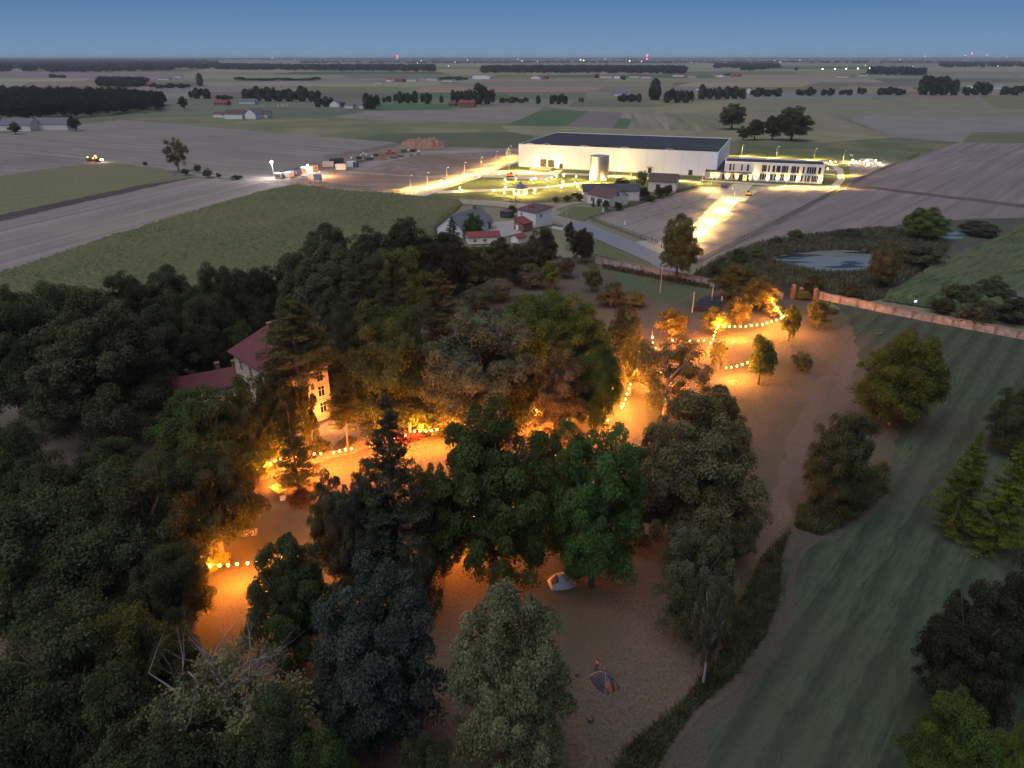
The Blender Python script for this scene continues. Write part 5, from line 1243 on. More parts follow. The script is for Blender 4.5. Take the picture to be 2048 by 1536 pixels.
# iron gate between pillars
ig = empty('iron_gate', G(1569, 598), .25, 'dark iron gate left of the tall brick gate pillar', 'gate')
gm = MB()
for z in (.1, 1.1, 2.1): gm.box(-1.2, 1.6, -.03, .03, z, z + .08)
for j in range(15): gm.box(-1.2 + j * .2 - .03, -1.2 + j * .2 + .03, -.02, .02, .1, 2.3)
gm.build('gate_leaf', DSTEEL, ig)
# ------------------------------------------------------------------ lamps
def light(kind, loc, e, c, parent=None, size=.15, spot=None, blend=.6, rot=None, dist=None):
    d = bpy.data.lights.new('lamp_light', kind); d.energy = e; d.color = c; d.shadow_soft_size = size
    if kind == 'SPOT': d.spot_size = spot; d.spot_blend = blend
    o = bpy.data.objects.new('lamp_light', d); COL.objects.link(o); o.location = loc
    if rot: o.rotation_euler = rot
    if parent: o.parent = parent
    return o
WR2_ = (1.0, 0.38, 0.09); YEL = (1.0, 0.62, 0.17); WRM = (1.0, 0.255, 0.025); COOL = (1.0, 0.93, 0.85)
HEAD = emit('lamp_glow_warm', (1.0, 0.85, 0.5), 14)
BULB = emit('bulb_glow', (1.0, 0.52, 0.16), 6)
PINKG = emit('garden_lamp_glow', (1.0, 0.80, 0.55), 14)
WHITEG = emit('floodlight_glow', (1.0, 0.95, 0.85), 22)
REDG = emit('warning_light_glow', (1.0, 0.05, 0.10), 10)
pm = None
def street_lamp(px, py, h, label, power, group, az=0.0, headlit=True, spot=R(135)):
    global pm
    e = empty('street_lamp', G(px, py), az, label, 'street lamp', group)
    if pm is None:
        pm = MB().path([(0, 0, 0), (0, 0, 1), (0, 0, 1)], [.09, .08, .08], 8)
        pm = pm.mesh('lamp_pole', POLEM)
    p = link('pole', pm, e); p.scale = (1, 1, h)
    a = MB().path([(0, 0, h), (.25, 0, h + .12), (1.1, 0, h + .15)], [.05, .04, .04], 6).build('arm', POLEM, e)
    MB().box(.8, 1.5, -.16, .16, h + .13, h + .22).build('lamp_head', POLEM, e)
    if headlit: MB().box(.85, 1.45, -.13, .13, h + .09, h + .125).build('lamp_panel', HEAD, e)
    if power:
        for sg in (-1, 1): light('SPOT', (1.15, sg * .1, h + .05), power * .75, YEL, e, .2, R(112), .9, (sg * R(40), 0, 0))
    return e
PW = 50000
wr = [(821, 377), (855, 372), (894, 360), (929, 349), (962, 337), (992, 325), (1014, 318), (1020, 313)]
for i, (a, b) in enumerate(wr):
    street_lamp(a, b, 6.5, '%s street lamp from the road end along the lit west drive' % ORD[i], PW, 'lamps along the west drive', -.6)
for i, (a, b) in enumerate([(1483, 311), (1553, 314), (1628, 318), (1686, 323.5)]):
    street_lamp(a, b, 6.5, '%s street lamp from the left behind the office block' % ORD[i], PW * .9, 'lamps behind the office block', -1.3)
street_lamp(1703, 326, 4.5, 'short street lamp right of the row behind the office', PW * .3, None, 2.6)
for i, (a, b) in enumerate([(1061, 343), (1018, 341)]):
    street_lamp(a, b, 6.5, ['white street lamp beside the loading ramp', 'white street lamp left of the loading yard'][i], PW, None, -1.2)
for i, (a, b) in enumerate([(1421, 379), (1467, 402), (1448, 421), (1428, 443), (1409, 464), (1386, 484)]):
    street_lamp(a, b, 5.5, '%s thin lamp from the top of the office drive' % ORD[i], PW * 1.0, 'lamps along the office drive', 2.8)
for i, (a, b) in enumerate([(1570, 376), (1615, 377.5), (1677, 377), (1698, 352)]):
    street_lamp(a, b, 5.5, '%s dark thin lamp from the left on the loop road before the office' % ORD[i], PW * .8, 'lamps along the loop road', 1.9)
street_lamp(1132, 448, 7.5, 'unlit pale street lamp pole by the road bend', 0, None, .5, False)
street_lamp(1320, 586, 8, 'thin unlit lamp pole in front of the lone gate tree', 0, None, .5, False)
street_lamp(1193, 366, 5, 'lamp standing left of the steel tank', PW * .4, None, 1.0)
# yard lamps over the path in front of the hall
for i, (a, b) in enumerate([(1090, 346), (1230, 352), (1262, 356), (1345, 361), (1404, 366)]):
    street_lamp(a, b, 4.5, '%s lamp from the left on the path before the hall' % ORD[i], PW * .5, 'lamps on the path before the hall', -1.5)
# garden globe lamps: short posts
gl = [(920, 381, .9), (925.5, 368, 3.6), (958, 368, 3.6), (974, 363, 3.6), (987, 386, .9), (998.5, 363, 3.6), (1009, 391, .9), (1010, 364, .9), (1015, 369, .9), (1011, 380, .9), (1030, 392.5, .6), (1049.5, 392.5, .6), (1032, 363, .9),
      (1063, 364, .9), (1071, 362, .9), (1070, 385, .9), (1069, 391, .9), (1095, 379, .9), (1094, 365, .9), (1103, 361, .9), (1113, 357, .9), (1123, 379, .9), (1127, 366, 3.6), (1126, 369, .9), (1152, 358, .9), (1150, 371, .9), (1156, 378, .9), (1181, 363, .9), (1210, 364, .9), (1238, 350, 2.5), (882, 367, .9)]
gl.sort()
proto = {}
gi = {}
for a, b, h in gl:
    k = h
    tall = h > 2
    gi[tall] = gi.get(tall, 0) + 1
    lab = ('%s tall globe lamp from the left in the works garden' if tall else '%s low glowing garden lamp from the left on the works lawn') % ORD[gi[tall] - 1]
    e = empty('garden_lamp', G(a, b), 0, lab, 'garden lamp', 'tall garden globe lamps' if tall else 'low garden lamps')
    if k not in proto:
        proto[k] = (MB().tube((0, 0, 0), (0, 0, h), .06).tube((0, 0, 0), (0, 0, .08), .2).mesh('lamp_post', DSTEEL), MB().ball((0, 0, h + .28), .34, 10).mesh('lamp_globe', PINKG))
    link('post', proto[k][0], e); link('globe', proto[k][1], e)
    light('POINT', (0, 0, h + .75), 6000 if tall else 5500, YEL, e, .3)
# office wall lights
ul = [(1421.5, 0), (1430.5, 0), (1452, 0), (1472.5, 0), (1500, 0), (1517, 1), (1540, 1), (1559, 1), (1576.5, 1), (1597, 1), (1638, 1)]
for i, (a, k) in enumerate(ul):
    if k: t = (a - 1453) / (1644 - 1453) * 49.5; p = ofA + ou * t
    else: t = (a - 1405) / (1502 - 1405) * 24; p = anA + ou * t
    p = p + Vector((-.307, -.952, 0)) * 1.0
    e = empty('wall_uplight', p, 0, '%s ground uplight from the left along the office front' % ORD[i], 'uplight', 'uplights along the office front')
    MB().lathe([(.16, 0), (.16, .22), (.12, .24)], n=10).build('housing', DSTEEL, e)
    MB().lathe([(.11, .243), (.11, .26)], n=10).build('lens', HEAD, e)
    light('SPOT', (0, 0, .4), 4500, YEL, e, .1, R(80), .9, (PI - .45, 0, math.atan2(-.307, .952)))
light('POINT', (4.8, -2.6, 3.2), 1300, WR2_, manor, .25); light('POINT', (7.5, -4, 2.0), 800, WR2_, manor, .25)
light('POINT', (13, -3, 3.5), 1900, YEL, hall, .3)
light('POINT', (23.5, -2, 4.5), 1900, YEL, hall, .3)
# helipad-like floodlit lot right of the office
for i, (a, b) in enumerate([(1711, 327), (1733, 324), (1751, 324.5), (1759, 329), (1736, 331), (1705, 323)]):
    e = empty('ground_floodlight', G(a, b), 0, '%s ground floodlight on the small lot right of the office' % ['left low', 'back left', 'back right', 'right', 'front middle', 'far left'][i], 'floodlight', 'floodlights on the small lot')
    MB().box(-.3, .3, -.2, .2, 0, .5).build('housing', DSTEEL, e); MB().ball((0, 0, .8), .42, 8).build('lens', WHITEG, e)
    light('POINT', (0, 0, 1.6), 3600, (1, .8, .55), e, .3)
fr = empty('pipe_canopy', G(1737, 329), .1, 'white pipe frame between the ground floodlights', 'frame')
mb = MB()
for x, y in ((-3, 0), (3, 0), (3, 5), (-3, 5)): mb.tube((x, y, 0), (x, y, 2.6), .1)
mb.tube((-3, 0, 2.6), (3, 0, 2.6), .1).tube((3, 0, 2.6), (3, 5, 2.6), .1).tube((-3, 5, 2.6), (3, 5, 2.6), .1).tube((-3, 0, 2.6), (-3, 5, 2.6), .1).build('frame_bars', TWHITE, fr)
for x0, y0, x1, y1 in [(1652, 328, 1676, 332), (1648, 338, 1672, 341), (1646, 347, 1671, 350)]:
    sheet('parking_bay', [(x0, y0), (x1, y0 + 1), (x1 - 1, y1), (x0 - 2, y1 - 1)], CONC)
for i, (a, b) in enumerate([(1660, 327), (1671, 328), (1655, 342)]):
    e = empty('garden_lamp', G(a, b), 0, ['low lamp at the far right corner of the office lawn', 'lowest pair lamp beside it at the office corner', 'low lamp beside the office end wall'][i], 'garden lamp')
    link('post', proto[.9][0], e); link('globe', proto[.9][1], e); light('POINT', (0, 0, 1.6), 2200, YEL, e, .3)
# ---- string lights
bulbm = MB().ball((0, 0, 0), .2, 8, 1.1).mesh('bulb', BULB)  # bulb oversized: the glare round it is put into its radius
sockm = MB().tube((0, 0, .16), (0, 0, .3), .06).mesh('socket', DSTEEL)
def string(pts, label, per=2, z=3.2, watt=300, step=None, lc=WRM):
    """pts: photo positions of the bulbs"""
    W = [G(a, b, z) for a, b in pts]
    if step:
        Q = [W[0]]
        for i in range(len(W) - 1):
            k = max(1, round((W[i + 1] - W[i]).length / step))
            for j in range(1, k + 1): Q.append(W[i].lerp(W[i + 1], j / k))
        W = Q
    e = empty('string_lights', (W[0].x, W[0].y, 0), 0, label, 'string lights', 'strings of bulbs hung through the park')
    o0 = Vector((W[0].x, W[0].y, 0)); cab = MB()
    C = [w_ - o0 + Vector((0, 0, .33)) for w_ in W]
    d0 = (C[0] - C[1]).normalized() * 3 + Vector((0, 0, 1.2)) if len(C) > 1 else Vector((1, 0, 1))
    d1 = (C[-1] - C[-2]).normalized() * 3 + Vector((0, 0, 1.2)) if len(C) > 1 else Vector((1, 0, 1))
    C2 = [C[0] + d0] + C + [C[-1] + d1]
    cab.path(C2, [.02] * len(C2), 4); cab.build('cable', DSTEEL, e)
    for i, c in enumerate(C):
        b = link('bulb', bulbm, e, c - Vector((0, 0, .33)))
        link('socket', sockm, b)
        if i % per == 0: light('POINT', c - Vector((0, 0, .55 if (i // per) % 3 else -.5)), watt * per, lc, e, .2)
    return e
WT = 3000; WR2 = (1.0, 0.335, 0.05)
string([(515, 939), (529, 932), (540, 927), (550, 921), (561, 918), (575, 916), (590, 913), (605, 910), (629, 908), (641, 907), (667, 905), (679, 902), (691, 900), (703, 897)], 'string of bulbs along the manor forecourt, left of the tall spruce', watt=WT)
string([(740, 891), (751, 888), (766, 883), (790, 877), (811, 870), (829, 863), (840, 863), (852, 862), (863, 861), (874, 859), (897, 856), (908, 854), (918, 852), (930, 850)], 'string of bulbs past the red car in the centre', watt=WT)
string([(945, 843), (968, 836), (992, 835), (1017, 836), (1040, 834)], 'few bulbs showing through the middle broad green tree', watt=WT)
string([(397, 1028), (395, 1040), (390, 1058), (384, 1072), (383, 1080), (382, 1087), (381, 1096)], 'short steep string of bulbs at the lower left clearing', watt=WT)
string([(420, 1133), (439, 1131), (456, 1130), (474, 1128), (495, 1126), (514, 1124), (540, 1120), (562, 1116)], 'lowest string of bulbs over the orange lawn', watt=WT)
string([(740, 1078), (752, 1075), (783, 1070), (815, 1064), (855, 1058), (882, 1052), (895, 1049)], 'string of bulbs behind the blue-grey tree', watt=WT)
string([(925, 1040), (948, 1031), (970, 1022), (986, 1014), (1001, 1004), (1018, 994), (1032, 985), (1047, 975)], 'string of bulbs inside the lower middle trees', watt=WT)
string([(1053, 775), (1058, 787), (1063, 800), (1068, 815), (1073, 820), (1078, 823), (1072, 832)], 'short zigzag string right of the large oak', watt=WT)
string([(1243, 815), (1247, 808), (1251, 798), (1254, 788), (1257, 778), (1261, 768), (1268, 752), (1275, 742)], 'bright short string in the gap left of the huge maple', watt=WT * 1.5, per=2, lc=WR2)
string([(1437, 653), (1448, 653), (1459, 653), (1470, 653), (1481, 653), (1492, 652.5), (1503, 651.5), (1514, 650), (1525, 648), (1534, 645.5), (1543, 643), (1553, 640), (1562, 637)], 'long bright string across the top clearing', watt=WT * 1.15, per=2, lc=WR2)
string([(1566, 634), (1562, 629), (1559, 624), (1555, 619), (1552, 614), (1548, 609), (1544, 604)], 'short steep bright string at the far end of the clearing', watt=WT * 1.1, per=2, lc=WR2)
string([(1434, 657), (1431, 664), (1428, 671), (1426, 678), (1421, 686)], 'short string hanging in the drooping golden tree', watt=WT)
string([(1452, 736), (1463, 734.5), (1474, 732), (1484, 729), (1495, 725)], 'lower string of five bright bulbs ending in the half-lit tree', watt=WT * 1.5, per=1, lc=WR2)
string([(1345, 681), (1362, 682), (1380, 682), (1397, 681), (1408, 681)], 'row of small bulbs among the bare pale limbs', watt=WT)
string([(1305, 675), (1306, 685), (1311, 696), (1300, 703), (1290, 705), (1246, 703)], 'cluster of bulbs left of the bare pale limbs', watt=WT * 1.6, lc=WR2)
string([(1283, 737), (1300, 740), (1313, 742), (1323, 744), (1350, 745)], 'row of tiny bulbs under the bare pale limbs', watt=WT)
string([(1105, 918), (1122, 910), (1140, 900), (1180, 870), (1216, 840)], 'bulbs hanging inside the bright green tree', watt=WT)
string([(1100, 800), (1140, 790), (1180, 780), (1210, 770)], 'string deep behind the brownish and dark green trees', watt=WT)
# ---- distant lights
FL = [(545, 116, 0), (590, 119, 0), (835, 126, 0), (897, 132, 0), (935, 120, 0), (978, 123, 0), (1016, 141, 0), (1036, 118, 0), (1044, 122, 0), (1075, 123, 0), (1130, 117, 0), (1161, 120, 1), (1167, 121, 1), (1210, 118, 0), (1259, 122, 1), (1283, 123, 0), (1320, 133, 0), (1383, 125, 0), (1549, 121, 0), (1560, 124, 0), (1599, 120, 0), (1700, 116, 0), (1799, 119, 0), (1826, 133, 0), (1848, 112, 0), (1928, 111, 0), (1995, 132, 0), (2012, 114, 0), (1971, 110, 0), (842, 122, 0), (910, 124, 0), (1730, 131, 0)]
for i, (a, b, k) in enumerate(sorted(FL)):
    yb = max(b + 3, 121)
    p = G(a, yb); Y = p.y; h = max(zat(Y, b), 5); rr = depth(Y, 10) / FPX * (1.1 if k else .62)
    e = empty('distant_lamp', p, 0, '%s far-off lamp from the left below the horizon' % ORD[i], 'lamp', 'lamps scattered below the horizon')
    MB().tube((0, 0, 0), (0, 0, h), rr * .12, n=5).build('pole', DSTEEL, e); MB().ball((0, 0, h), rr, 6).build('lamp_globe', emit('far_lamp_warm', (1, .6, .3), 7) if k else emit('far_lamp_white', (.85, .9, 1), 4), e)
for i, a in enumerate([1644, 1668.5, 1691, 1714.5, 1737.5]):
    p = G(a, 145); Y = p.y; h = zat(Y, 138 - i * .3)
    e = empty('road_lamp', p, 0, '%s of five far road lamps in a row on the right' % ORD[i], 'lamp', 'row of five far road lamps')
    MB().tube((0, 0, 0), (0, 0, h), .12, n=5).build('pole', DSTEEL, e); MB().ball((0, 0, h), 2.0, 6).build('lamp_globe', HEAD, e)
for a, ys, lab in [(795, (112, 116), 'slender mast with red warning lights, left of centre'), (1293.5, (111, 118), 'mast with two bright red lights, right of centre'), (1940, (107,), 'faint mast with one red light at the far right')]:
    p = G(a, 122.5); Y = p.y; h = zat(Y, ys[0])
    e = empty('radio_mast', p, 0, lab, 'mast')
    q = depth(Y, 0) / FPX
    mb = MB(); 
    for s1, s2 in ((-1, -1), (1, -1), (0, 1)): mb.tube((s1 * q * .35, s2 * q * .35, 0), (s1 * q * .08, s2 * q * .08, h), q * .07, n=4)
    for t in range(12): mb.tube((-q * .3, -q * .3, h * t / 12), (q * .3, -q * .3, h * (t + 1) / 12), q * .03, n=4)
    mb.build('lattice', DSTEEL, e)
    for y_ in ys: MB().ball((0, 0, zat(Y, y_)), q * (1.5 if a == 1293.5 else .95), 8).build('warning_light', REDG, e)
# ------------------------------------------------------------------ building site on the left
HAZE = 0.000055
def cabin(px0, py0, px1, py1, D, h, m, label, wins=0, door=0, name='site_cabin', cat='site cabin', lit=False):
    A = G(px0, py0); B = G(px1, py1); d = B - A; L = d.length
    e = empty(name, A, math.atan2(d.y, d.x), label, cat)
    mb = MB().box(0, L, 0, D, .15, h)
    mb.build('body', m, e)
    rb = MB()
    if name == 'shipping_container':
        k = int(L / .45)
        for i in range(k): rb.box(L * i / k + .06, L * i / k + .26, -.05, -.003, .3, h - .2)
    rb.box(-.05, L + .05, -.05, .07, h + .003, h + .15).box(-.05, L + .05, D - .07, D + .05, h + .003, h + .15).box(-.05, .07, .075, D - .075, h + .003, h + .15).box(L - .07, L + .05, .075, D - .075, h + .003, h + .15).box(-.05, L + .05, -.06, .02, 0, .147)
    rb.build('frame_rails', m, e)
    for i in range(wins):
        window(e, 'F', L * (i + .5) / max(wins, 1) + (.0 if not door else .5), 1.1, 1.0, 1.0, L, D, lit)
    if door: MB().box(.3, 1.2, -.06, -.004, .15, 2.2).build('door', mat('cabin_door', (.3, .3, .32), .6), e)
    return e
OFFW = mat('offwhite_cabin', (0.5, 0.49, 0.47), .6, .1, .8); BLUEC = mat('blue_container', (0.05, 0.075, 0.24), .55, .15, .8); ORC = mat('cream_cabin', (0.55, 0.44, 0.34), .6, .1, .8); GREYC = mat('grey_cabin', (0.36, 0.36, 0.38), .6, .12, .8)
cabin(550, 357.5, 562, 357.5, 5, 2.6, OFFW, 'grey-white site cabin at the left end of the row', 1, 0)
cabin(566, 355.5, 580, 355.8, 6, 2.6, GREYC, 'striped grey cabin with open front, second in the row', 0, 1)
cabin(583, 352, 602, 350, 6, 2.6, BLUEC, 'dark blue container cabin in the row of site cabins', 1, 0, 'shipping_container', 'container')
cabin(604, 346.5, 613, 346, 5, 2.7, ORC, 'orange-lit site cabin right of the blue one', 1, 0)
cabin(615, 345, 626, 343.5, 5, 2.7, ORC, 'cream-lit site cabin under the second floodlight', 1, 0)
cabin(627, 343, 637, 341, 5, 2.7, ORC, 'last cream site cabin of the row', 1, 0)
cabin(645.5, 334, 667, 334, 2.6, 2.8, OFFW, 'white container standing alone before the dark shed', 0, 0, 'shipping_container', 'container')
cabin(671.5, 339.5, 692, 340, 2.6, 3.0, OFFW, 'nearest white container with a scuffed corner', 0, 0, 'shipping_container', 'container')
cabin(694, 334, 712, 334, 2.6, 3.0, mat('bluish_container', (0.45, 0.5, 0.58), .6, .1, .8), 'bluish-white container right of the nearest white one', 0, 0, 'shipping_container', 'container')
cabin(668, 328, 688, 325, 4, 2.6, DSTEEL, 'dark open shed roof behind the white containers', 0, 0, 'open_shed', 'shed')
cabin(712.5, 334.5, 717.5, 333.5, 2.6, 2.8, BLUEC, 'blue container end beside the bluish-white one', 0, 0, 'shipping_container', 'container')
def flood(px, py, h, label, watt, r):
    e = empty('floodlight_mast', G(px, py), 0, label, 'floodlight')
    MB().tube((0, 0, 0), (0, 0, h), .11, .07).build('mast', POLEM, e)
    MB().box(-.5, .5, -.1, .15, h, h + .5).build('housing', DSTEEL, e)
    MB().ball((0, -.4, h + .25), r, 10).build('lens', emit('site_flood_glow', (1, .95, .9), 40), e)
    light('POINT', (0, -1.3, h + .2), watt * 1.5, COOL, e, .3)
flood(548, 356, 8.2, 'very bright floodlight on a mast left of the site cabins', 14000, .6)
flood(617, 345, 3.6, 'bright floodlight over the cream site cabins', 5200, .45)
ol = empty('work_lamp', G(640, 352), 0, 'low orange lamp lighting the bare soil by the cabins', 'lamp')
MB().tube((0, 0, 0), (0, 0, 2.2), .05).build('post', DSTEEL, ol); MB().ball((0, 0, 2.3), .2).build('lens', BULB, ol)
light('POINT', (2.5, -1.2, 3.6), 22000, (1, .42, .12), ol, .2)
# vehicles
TYRE = mat('tyre_rubber', (0.02, 0.02, 0.02), .9, .2, 3); CARW = mat('car_white', (.6, .6, .6), .35, .05, 1); CARD = mat('car_dark', (.03, .032, .045), .3, .1, 1); CARR = mat('car_red', (.35, .02, .02), .3, .1, 1); CARB = mat('car_blue', (.05, .06, .22), .3, .1, 1)
def car(px, py, rz, m, label, L=4.3, W=1.8, H=1.45, van=False):
    e = empty('parked_car', G(px, py), rz, label, 'van' if van else 'car')
    prof = [(-L/2, .35), (-L/2, .8), (-L/2+.15, .95), (-L*.28, 1.02), (-L*.14, H), (L*.22, H), (L*.40, 1.0), (L/2, .9), (L/2, .35)]
    if van: prof = [(-L/2, .35), (-L/2, 1.0), (-L/2+.9, 1.15), (-L*.26, H), (L/2-.05, H), (L/2, .35)]
    n = len(prof); lo = [(x, -W/2, z) for x, z in prof]; hi = [(x, W/2, z) for x, z in prof]
    for i, (x, z) in enumerate(prof):
        if z > 1.1: lo[i] = (x, -W/2+.18, z); hi[i] = (x, W/2-.18, z)
    b = MB().add(lo + hi, [tuple(range(n)), tuple(range(2*n-1, n-1, -1))] + [(k, n+k, n+(k+1) % n, (k+1) % n) for k in range(n)]).build('body', m, e)
    bv = b.modifiers.new('b', 'BEVEL'); bv.width = .06; bv.segments = 2
    gls = MB().box(-L*.12, L*.2, -W/2+.06, -W/2+.08, 1.05, H-.12).box(-L*.12, L*.2, W/2-.08, W/2-.06, 1.05, H-.12)
    gls.add([(-L*.27, -W/2+.2, 1.06), (-L*.27, W/2-.2, 1.06), (-L*.15, W/2-.25, H-.02), (-L*.15, -W/2+.25, H-.02)], [(0, 1, 2, 3)])
    for v in range(len(gls.v)-4, len(gls.v)): x, y, z = gls.v[v]; gls.v[v] = (x - .03, y, z + .03)
    if not van:
        gls.add([(L*.24, -W/2+.25, H-.02), (L*.24, W/2-.25, H-.02), (L*.40, W/2-.2, 1.04), (L*.40, -W/2+.2, 1.04)], [(0, 1, 2, 3)])
        for v in range(len(gls.v)-4, len(gls.v)): x, y, z = gls.v[v]; gls.v[v] = (x + .03, y, z + .03)
    gls.build('windows', PANE, e)
    for x in (-L*.31, L*.31):
        for s in (-1, 1):
            wv = MB().tube((0, -.11, 0), (0, .11, 0), .33, n=16).build('wheel', TYRE, e, (x, s * (W/2 - .1), .33))
            MB().tube((0, -.12 , 0), (0, .12, 0), .18, n=10).build('rim', STEEL, wv)
    return e
car(1447, 375, .2, CARB, 'blue car parked on the bright bay before the entrance')
car(692, 893, 1.2, CARD, 'dark car parked by the larch trunk on the forecourt')
car(822, 880, .6, CARR, 'red car behind the row of bulbs')
car(1150, 392, .4, CARD, 'dark car in the drive left of the old grey-roofed house')
car(607, 358.5, .15, CARW, 'white pickup before the site cabins', 5.6, 1.9, 1.7)
car(586, 357.5, .3, mat('car_yellow', (.5, .3, .03), .4), 'small yellow loader body beside the blue container', 2.6, 1.3, 1.3)
car(571, 213, .1, CARW, 'white van left of the field hamlet', 6, 2.2, 2.6, True)
car(560, 214, .1, CARW, 'white truck furthest left beside the white van', 7, 2.4, 3, True)
# excavator by the bay
def digger(px, py, rz, m, label, s=1.0):
    e = empty('excavator', G(px, py), rz, label, 'excavator'); 
    t = MB()
    for y in (-.95, .95): t.box(-1.5, 1.5, y - .25, y + .25, .0, .55)
    t.build('tracks', TYRE, e)
    MB().box(-1.3, 1.0, -.9, .9, .7, 1.5).box(-1.2, -.2, -.85, .85, 1.503, 1.8).build('body', m, e)
    MB().box(-.1, .9, -.85, .1, 1.503, 2.6).build('cab', PANE, e)
    MB().path([(.9, .4, 1.3), (2.6, .4, 3.1), (4.0, .4, 2.2), (4.1, .4, .7)], [.17, .15, .12, .1], 6).build('boom', m, e)
    MB().add([(3.9, 0, .7), (4.4, 0, .7), (3.8, 0, .1), (3.9, .8, .7), (4.4, .8, .7), (3.8, .8, .1)], [(0, 1, 2), (5, 4, 3), (0, 3, 4, 1), (1, 4, 5, 2), (2, 5, 3, 0)]).build('bucket', DSTEEL, e)
    e.scale = (s, s, s); return e
YELM = mat('machine_yellow', (.6, .38, .03), .5, .1, 1); ORM = mat('machine_orange', (.5, .09, .03), .5, .1, 1)
digger(1497, 391, 2.6, YELM, 'yellow digger by the parking bay before the office', .9)
digger(1020, 354, .5, ORM, 'red machine on the lit loading yard', 1.1)
# tractor with its lights on
tz = empty('tractor', G(196, 323.5), -.25, 'tractor with orange beacons and bright lights ploughing the left field', 'tractor')
MB().box(.2, 2.6, -.55, .55, .9, 1.7).box(-1.2, .2, -.7, .7, .9, 1.3).build('body', mat('tractor_green', (.05, .12, .05), .5), tz)
MB().box(-1.2, .2, -.75, .75, 1.303, 2.9).build('cab', PANE, tz); MB().box(-1.4, .4, -.85, .85, 2.903, 3.05).build('cab_roof', ORM, tz)
for x, r_ in ((-.9, .95), (1.9, .6)):
    for s in (-1, 1): MB().tube((0, -.25, 0), (0, .25, 0), r_, n=18).build('wheel', TYRE, tz, (x, s * 1.05, r_))
ORG = emit('beacon_glow', (1, .25, .04), 14)
for x, y, z, r_ in ((-1.2, 0, 3.4, .5), (-2.6, -.5, 2.2, .45), (.2, -.8, 2.6, .4)): MB().ball((x, y, z), r_, 8).build('beacon', ORG, tz)
for y in (-.6, .6): MB().ball((3.0, y, 1.3), .5, 8).build('headlight', WHITEG, tz)
light('POINT', (4.5, 0, 1.6), 900, (1, .7, .4), tz, .3); light('POINT', (-1, -2, 2.5), 900, (1, .3, .06), tz, .3)
tl = empty('trailer', G(181, 322), -.25, 'green implement trailer hitched behind the tractor', 'trailer')
MB().box(-2, 2, -1, 1, .8, 2.0).tube((2, 0, .9), (3.4, 0, .8), .1).build('body', mat('trailer_green', (.05, .14, .11), .5), tl)
for x in (-.9, .5):
    for s in (-1, 1): MB().tube((0, -.15, 0), (0, .15, 0), .5, n=14).build('wheel', TYRE, tl, (x, s * 1.0, .5))
MB().ball((-1, -.6, 2.4), .4, 8).build('beacon', ORG, tl)
# signs on the site
sg = empty('site_board', G(629.5, 366), .1, 'pale blue site information board on two posts', 'sign board')
MB().tube((0, 0, 0), (0, 0, 4), .07).tube((3.6, 0, 0), (3.6, 0, 4), .07).build('posts', DSTEEL, sg)
MB().box(-.3, 3.9, -.1, -.073, 1.5, 4.4).build('board', mat('board_blue', (.25, .42, .62), .6, .15, 1.5), sg)
sg = empty('site_board', G(642, 366), .1, 'small dark site notice right of the blue board', 'sign board')
MB().tube((0, 0, 0), (0, 0, 2.6), .06).build('post', DSTEEL, sg); MB().box(-.4, .5, -.1, -.063, 1.3, 2.6).build('board', mat('board_grey', (.3, .32, .35), .6), sg)
# scrap and materials along the fence: every piece its own thing
rs_ = random.Random(21)
SM = {'white': TWHITE, 'green': mat('bin_green', (.06, .14, .09), .6), 'red': mat('red_plastic', (.5, .07, .03), .5), 'blue': mat('bin_blue', (.07, .11, .2), .6), 'dark': DSTEEL, 'grey': GREYC, 'timber': WOOD, 'teal': mat('teal_sheet', (.1, .17, .17), .7)}
ITEMS = [('sand_bag', 'white', 703, 318, 1.5, 'white builder bag behind the bluish container'), ('sand_bag', 'white', 722, 312, 1.2, 'lower white bag in the scrap row'), ('sand_bag', 'white', 727, 309, 1.4, 'white bag on top of the scrap row'), ('sand_bag', 'white', 733, 311, 1.3, 'white bag right in the scrap row'), ('sand_bag', 'white', 744, 316, 1.5, 'flat white sack before the scrap row'),
 ('waste_bin', 'dark', 718, 318, 1.8, 'dark bin left in the scrap row'), ('waste_bin', 'green', 735, 320, 2.0, 'green skip before the white sacks'), ('waste_bin', 'blue', 741, 319, 1.8, 'blue skip right of the green one'), ('pallet_stack', 'timber', 725, 323, 1.4, 'stack of pallets near the green skip'),
 ('pallet_stack', 'grey', 761, 311, 1.4, 'grey pallet stack left of the red tanks'), ('waste_bin', 'dark', 752, 312, 1.6, 'black bin between sacks and grey pallets'), ('fuel_tank', 'red', 775, 308, 1.7, 'left of two bright red tanks'), ('fuel_tank', 'red', 786, 307.5, 1.9, 'right of two bright red tanks'), ('waste_bin', 'blue', 779, 303, 1.3, 'small blue bin behind the red tanks'),
 ('timber_pile', 'timber', 768, 320, 2.2, 'timber pile with pale end, in front of the red tanks'), ('timber_pile', 'dark', 787, 316, 2.4, 'dark beam pile below the red tanks'), ('timber_pile', 'dark', 801, 313, 2.2, 'dark pile right of the beam pile'), ('waste_bin', 'teal', 808, 304, 2.2, 'large teal skip near the earth mound'), ('waste_bin', 'dark', 826, 303.5, 2.0, 'dark teal skip right of the large one'),
 ('sand_bag', 'white', 817, 303, 1.6, 'white sack between the two teal skips'), ('pallet_stack', 'grey', 822, 311.5, 2.0, 'grey crate row on the bare yard'), ('pallet_stack', 'grey', 836, 310, 2.0, 'grey crate at the right end of the yard clutter'), ('sand_bag', 'white', 838, 304, 1.3, 'little white sack right of the skips'), ('waste_bin', 'green', 716, 325, 1.6, 'green box nearest the blue container end')]
